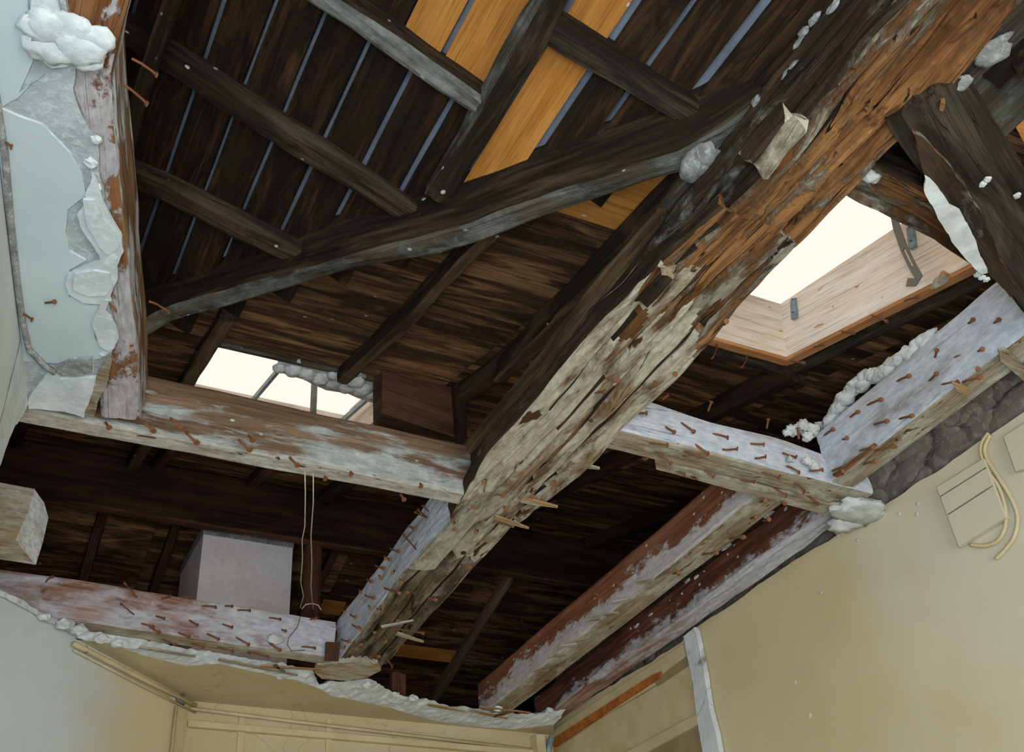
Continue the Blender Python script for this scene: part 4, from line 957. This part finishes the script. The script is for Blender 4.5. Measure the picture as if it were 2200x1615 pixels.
# top-right timbers
o = beam('timber', [(1.34, .975, 3.14), (1.6, .980, 3.135), (1.95, 1.04, 3.14), (2.30, 1.09, 3.14)], .105, .12, dict(all=M['rotdark'], bottom=M['rot'], left=M['rot']), None, nw=10, nh=8, seed=95, seg=.014, wob=.010, rough=.008, groove=.014, chip=.1)
tag(o, 'rotten cross timber over the upper corner of the right skylight, bluish where daylight rims it', 'timber')
brace = empty('brace', (1.7, .9, 3.1), 'thick sooty brace leaving the girder at the right edge of the picture', 'timber')
o = beam('brace_timber', [(1.33, .735, 3.085), (1.6, .86, 3.085), (1.95, 1.01, 3.085), (2.30, 1.14, 3.085)], .15, .13, dict(all=M['dark'], bottom=M['darkgrey']), brace, nw=10, nh=6, seed=96, seg=.016, wob=.008, rough=.006, groove=.008, chip=.08)
slab('rotten_plank', cz([(1962, 285), (1985, 292), (2030, 350), (2075, 405), (2120, 480), (2150, 560), (2185, 620), (2170, 640), (2120, 575), (2075, 500), (2040, 450), (2000, 400), (1975, 345)], 3.075), (0, 0, -1), .03, M['rotdark'], brace, ragged=.005, step=.012, edgemat=M['rot'], seed=11, gdir=(.9, .4, 0))
slab('peeling_paper', cz([(1988, 378), (2000, 385), (2022, 412), (2040, 440), (2062, 452), (2085, 490), (2096, 520), (2110, 560), (2122, 585), (2112, 588), (2080, 562), (2045, 520), (2015, 470), (2002, 442), (1985, 410)], 3.062), (0, 0, -1), .004, M['paper'], brace, ragged=.004, step=.012, seed=12)
for i, (x, y) in enumerate(((2112, 395), (2122, 385), (2185, 420), (2100, 590), (2120, 600), (2110, 596))):
    lump('plaster_flake', uz(x, y, 3.078), (.008, .008, .004), M['lump'], brace, seed=240 + i, sub=2)
slab('paint_patch', cz([(2022, 214), (2030, 212), (2031, 228), (2026, 240), (2018, 236)], 3.083), (0, 0, -1), .003, M['rot'], brace)
o = box('timber', (1.50, .50, 3.15), (.14, -.02, 0), (.02, .16, 0), (0, 0, .09), M['dark'], None, jit=.006)
tag(o, 'small dark block standing on the brace near the top right corner', 'timber')
tr_ = empty('weathered_board', (1.5, .5, 3.2), 'grey weathered board beside the girder in the top right corner', 'board')
board('board_plank', (1.375, .15, 3.20), (1.375, .80, 3.215), (.13, 0, 0), (0, 0, .02), M['darkdusty'], tr_, n=6, jit=.004, seed=501)
board('board_plank', (1.515, .15, 3.20), (1.515, .86, 3.215), (.15, 0, 0), (0, 0, .02), M['darkdusty'], tr_, n=6, jit=.004, seed=502)
lump('mortar_clod', uz(2130, 115, 3.20), (.03, .035, .008), M['greylump'], tr_, seed=250)
lump('mortar_clod', uz(2145, 95, 3.20), (.012, .03, .006), M['greylump'], tr_, seed=251)
nb = slab('new_board', [onp(x, y, (0, 0, 1), 3.22) for x, y in ((2162, 235), (2215, 180), (2260, 300), (2215, 335))], (0, 0, -1), .02, M['new'])
tag(nb, 'corner of a bright new board cut by the right edge of the picture', 'board')
nb2 = slab('new_board', [onp(x, y, (0, 0, 1), 3.30) for x, y in ((1905, -30), (1990, -30), (1968, 8), (1955, 18))], (0, 0, -1), .02, M['new'])
tag(nb2, 'tip of a bright new board above the girder at the top edge', 'board')

# mortar lump at the rotten joint
o = lump('plaster_clod', uz(1868, 378, 3.13), (.022, .014, .014), M['lump'], None, seed=260)
tag(o, 'white plaster lump stuck where the cross timber meets the girder', 'plaster')

# ================================================================= TORN CORNICE OVER THE FAR WALL
co = empty('cornice', (1.2, 3.7, 3.07), 'torn plaster cornice along the far wall with a ragged white broken edge', 'cornice')
lowedge = [(-60, 1290), (0, 1318), (60, 1342), (150, 1372), (230, 1380), (300, 1405), (400, 1430), (470, 1425), (560, 1445), (640, 1462), (690, 1480), (712, 1494), (760, 1503), (840, 1520), (920, 1545), (1000, 1558), (1100, 1566), (1190, 1556)]
poly = lowedge + [(1200, 1600), (1140, 1606), (800, 1560), (470, 1502), (385, 1496), (160, 1378), (-60, 1300)]
zc = 3.085
slab('cornice_soffit', [uz(x, y, zc) for x, y in lowedge] + [V((2.33, 3.95, zc)), V((.83, 3.95, zc)), V((.30, 3.46, zc)), V((-.4, 2.82, zc))], (0, 0, -1), .012, M['cream'], co, ragged=.003, step=.02, edgemat=M['ceilwhite'], seed=13)
# broken white edge: crust climbing from the soffit to the joists
upedge = [(-60, 1262), (0, 1294), (40, 1312), (70, 1318), (110, 1325), (160, 1352), (240, 1362), (300, 1372), (400, 1394), (500, 1408), (600, 1424), (672, 1440), (684, 1468), (740, 1462), (800, 1458), (842, 1486), (900, 1502), (960, 1514), (1050, 1526), (1130, 1534), (1215, 1524)]
def lerp_poly(pl, n):
    ds = [0]
    for a, b in zip(pl, pl[1:]): ds.append(ds[-1] + math.hypot(b[0] - a[0], b[1] - a[1]))
    out = []
    for k in range(n + 1):
        s = ds[-1] * k / n
        for i in range(len(pl) - 1):
            if s <= ds[i + 1] + 1e-6:
                t = (s - ds[i]) / max(1e-9, ds[i + 1] - ds[i]); out.append((pl[i][0] + (pl[i + 1][0] - pl[i][0]) * t, pl[i][1] + (pl[i + 1][1] - pl[i][1]) * t)); break
    return out
n = 260; le = lerp_poly(lowedge, n); ue = lerp_poly(upedge, n); vs = []; fs = []; K = 7
for k in range(n + 1):
    a = uz(*le[k], zc); b = uz(*ue[k], 3.105); jj = .006 * noise.noise(V((k * .21, 0, 0))) + .005 * noise.noise(V((k * .7, 3, 0)))
    b = b + V((0, jj, 0)); a = a + V((0, jj * .4, 0))
    for q_ in (a, b):
        dd = (q_ - A0).dot(ln)
        if dd < .014: q_ += ln * (.014 - dd)
    for j in range(K):
        f = j / (K - 1); p = a.lerp(b, f); nn = noise.noise_vector(p * 45) * .006 + noise.noise_vector(p * 14) * .006
        if j == 0: nn *= .3
        vs.append(p + nn + V((0, 0, -.004 * math.sin(f * 3.14))))
    vs.append(vs[-1] + V((0, .03, .012))); 
KK = K + 1
for k in range(n):
    for j in range(KK - 1):
        q = k * KK + j; fs.append((q, q + 1, q + 1 + KK, q + KK))
meshobj('broken_plaster_edge', vs, fs, [tuple(v) for v in vs], [M['ceilwhite']], None, co)
# lath and wood fibres in the tear
for i, (a, b, c, d_, m_) in enumerate(((470, 1418, 640, 1452, 'under'), (300, 1392, 420, 1412, 'under'), (560, 1432, 690, 1440, 'splinter'), (590, 1430, 612, 1444, 'rot'), (920, 1515, 1000, 1530, 'splinter'), (1010, 1528, 1090, 1545, 'splinter'), (1060, 1540, 1105, 1530, 'rot'), (1030, 1520, 1140, 1532, 'splinter'))):
    sliver(co, (a, b, c, d_), 3.078, .012, M[m_], seed=i)
for i, (x, y, s_) in enumerate(((140, 1340, 1.3), (170, 1352, 1.4), (220, 1372, 1.2), (255, 1382, 1.2), (95, 1325, 1), (45, 1318, 1), (850, 1492, .8), (890, 1500, 1), (1070, 1522, .9), (1180, 1525, .8), (790, 1470, .9), (600, 1455, .7))):
    lump('plaster_clod', uz(x, y, 3.085), (.02 * s_, .016 * s_, .012 * s_), M['ceilwhite'], co, seed=300 + i, sub=2, amp=.6, f=2.4)

# wall mouldings, conduit
trm = empty('trim_1', (1.2, 3.9, 3.0), None, None, kind='structure')
box('picture_rail', (.80, YF - .022, 2.985), (1.55, 0, 0), (0, 0, .022), (0, .022, 0), M['creamtrim'], trm)
a_ = uy(470, 1500, YF - .02); 
def rail(y0px, x0, x1, nm='rail_strip', th=.012, hh=.012):
    pass
zr = uy(700, 1556, YF - .01).z
tube('conduit', [V((.80, YF - .016, uy(480, 1528, YF - .016).z)), V((1.2, YF - .016, uy(700, 1556, YF - .016).z)), V((2.28, YF - .016, uy(1150, 1612, YF - .016).z))], .007, M['creamtrim'], trm)
for x in (.985, 1.32):
    box('wall_batten', (x, YF - .008, 2.3), (.022, 0, 0), (0, 0, .76), (0, .01, 0), M['creamtrim'], trm)
box('door_head', (1.42, YF - .03, 2.80), (.9, 0, 0), (0, 0, .075), (0, .03, 0), M['creamtrim'], trm)
box('door_stile', (1.42, YF - .03, 2.0), (.06, 0, 0), (0, 0, .80), (0, .03, 0), M['creamtrim'], trm)
box('corner_post', (2.20, YF - .06, 2.0), (.04, 0, 0), (0, 0, 1.06), (0, .06, 0), M['creamtrim'], trm)
tube('corner_pipe', [(2.255, YF - .05, 2.0), (2.255, YF - .05, 3.0), (2.27, YF - .07, 3.055)], .014, M['zinc'], trm)
# conduit on the chamfer wall + pilaster in the corner
tr2 = empty('trim_2', (.4, 3.6, 3.0), None, None, kind='structure')
def cwp(x, y, o_=.02): return onp(x, y, ln, ln.dot(A0) + o_)
tube('pipe', [cwp(158, 1382), cwp(200, 1403), cwp(300, 1455), cwp(420, 1515)], .009, M['creamtrim'], tr2)
tube('pipe', [cwp(158, 1396, .012), cwp(300, 1470, .012), cwp(420, 1530, .012)], .004, M['creamtrim'], tr2)
tube('pipe_bracket', [cwp(392, 1490), cwp(394, 1512), cwp(380, 1500)], .006, M['steel'], tr2)
tube('pipe_bracket', [cwp(183, 1388), cwp(186, 1402)], .006, M['steel'], tr2)
box('corner_board', A1 - ld * .10 + ln * .012 + V((0, 0, 2.0)), ld * .06, V((0, 0, 1.03)), -ln * .012, M['creamtrim'], tr2)
tube('corner_bead', [A1 - ld * .11 + ln * .014 + V((0, 0, 2.0)), A1 - ld * .11 + ln * .014 + V((0, 0, 3.03))], .006, M['creamtrim'], tr2, n=8)
lump('plaster_hole', cwp(371, 1500, .004), (.012, .006, .012), M['lump'], tr2, seed=350, sub=2)

# right wall details
tr3 = empty('trim_3', (2.3, 3.4, 3.0), None, None, kind='structure')
def xr(px, X=XR):
    # outline on the wall; points marked below the frame's edge run down to the floor
    out = [ux(x, y, X) for x, y in px]
    for p, (x, y) in zip(out, px):
        if y >= 1640: p.z = .0
    return out
slab('frame_head', xr([(1188, 1568), (1466, 1385), (1478, 1430), (1190, 1600)], XR - .012), (-1, 0, 0), .012, M['creamtrim'], tr3, ragged=.001)
slab('bare_moulding', xr([(1182, 1590), (1400, 1450), (1420, 1442), (1416, 1456), (1190, 1604), (1190, 1640), (1180, 1640)], XR - .02), (-1, 0, 0), .012, M['orangewood'], tr3)
slab('door_panel', xr([(1196, 1606), (1480, 1430), (1512, 1640), (1196, 1700)], XR - .008), (-1, 0, 0), .008, M['creamtrim'], tr3)
slab('panel_rail', xr([(1300, 1639), (1503, 1530), (1506, 1552), (1345, 1639)], XR - .022), (-1, 0, 0), .016, M['creamtrim'], tr3)
slab('panel_recess_shade', xr([(1345, 1639), (1506, 1552), (1512, 1639)], XR - .012), (-1, 0, 0), .004, M['recess_shade'], tr3)  # thin plate coloured darker for the recess shade
slab('shadow_gap_band', xr([(1404, 1462), (1482, 1404), (1484, 1426), (1412, 1474)], XR - .014), (-1, 0, 0), .003, M['recess_shade'], tr3)  # strip coloured as the shadow gap between frame head and panel
slab('torn_plaster_strip', xr([(1468, 1366), (1492, 1346), (1500, 1380), (1512, 1440), (1524, 1520), (1538, 1580), (1544, 1660), (1506, 1660), (1500, 1560), (1488, 1470), (1476, 1410)], XR - .024), (-1, 0, 0), .02, M['torn'], tr3, ragged=.004, step=.012, seed=15)
bp = empty('mounting_board', (2.3, 1.7, 2.9), 'square wooden mounting board painted over, high on the right wall', 'board')
slab('board_plate', xr([(2013, 1047), (2112, 985), (2160, 1112), (2060, 1174)], XR - .02), (-1, 0, 0), .02, M['creamr'], bp)
for px in ([(2020, 1065), (2118, 1003)], [(2036, 1104), (2132, 1042)]):
    slab('board_joint', xr([px[0], px[1], (px[1][0] + 1, px[1][1] + 2), (px[0][0] + 1, px[0][1] + 2)], XR - .0212), (-1, 0, 0), .001, M['rubble'], bp)
bp2 = slab('mounting_board', xr([(2156, 938), (2215, 900), (2260, 990), (2182, 1012)], XR - .02), (-1, 0, 0), .02, M['creamr'])
tag(bp2, 'second painted mounting board cut off by the right edge', 'board')
def cbl(px, r, lb):
    o = tube('cable', xr(px, XR - .008), r, M['creamtrim']); return tag(o, lb, 'cable')
def smooth(px, n=6):
    out = []
    for i in range(len(px) - 1):
        p0 = px[max(0, i - 1)]; p1 = px[i]; p2 = px[i + 1]; p3 = px[min(len(px) - 1, i + 2)]
        for k in range(n):
            t = k / n; out.append(tuple(.5 * ((2 * p1[j]) + (-p0[j] + p2[j]) * t + (2 * p0[j] - 5 * p1[j] + 4 * p2[j] - p3[j]) * t * t + (-p0[j] + 3 * p1[j] - 3 * p2[j] + p3[j]) * t ** 3) for j in (0, 1)))
    return out + [px[-1]]
cbl(smooth([(2124, 930), (2110, 950), (2108, 975), (2122, 1010), (2146, 1045), (2160, 1090), (2160, 1130), (2145, 1160), (2118, 1172), (2085, 1170)]), .0055, 'painted cable looping round the right side of the mounting board')
cbl(smooth([(2128, 934), (2116, 960), (2120, 985), (2145, 1025), (2172, 1070), (2186, 1110), (2180, 1150), (2160, 1180), (2140, 1200)]), .0055, 'outer painted cable swinging past the first loop on the right wall')
# mortar smear where joist meets the right wall
o = slab('plaster_patch', [ux(x, y, XR - .004) for x, y in ((1795, 1130), (1800, 1090), (1840, 1062), (1878, 1072), (1888, 1095), (1850, 1118), (1815, 1142), (1797, 1152))], (-1, 0, 0), .01, M['ceilwhite'], rw, ragged=.006, step=.012, seed=17)
for (x, y) in ((1842, 1160), (1972, 1082), (1970, 1104), (1932, 1104), (1765, 1272)):
    lump('plaster_fleck', ux(x, y, XR - .002), (.003, .006, .006), M['lump'], rw, seed=x, sub=1)
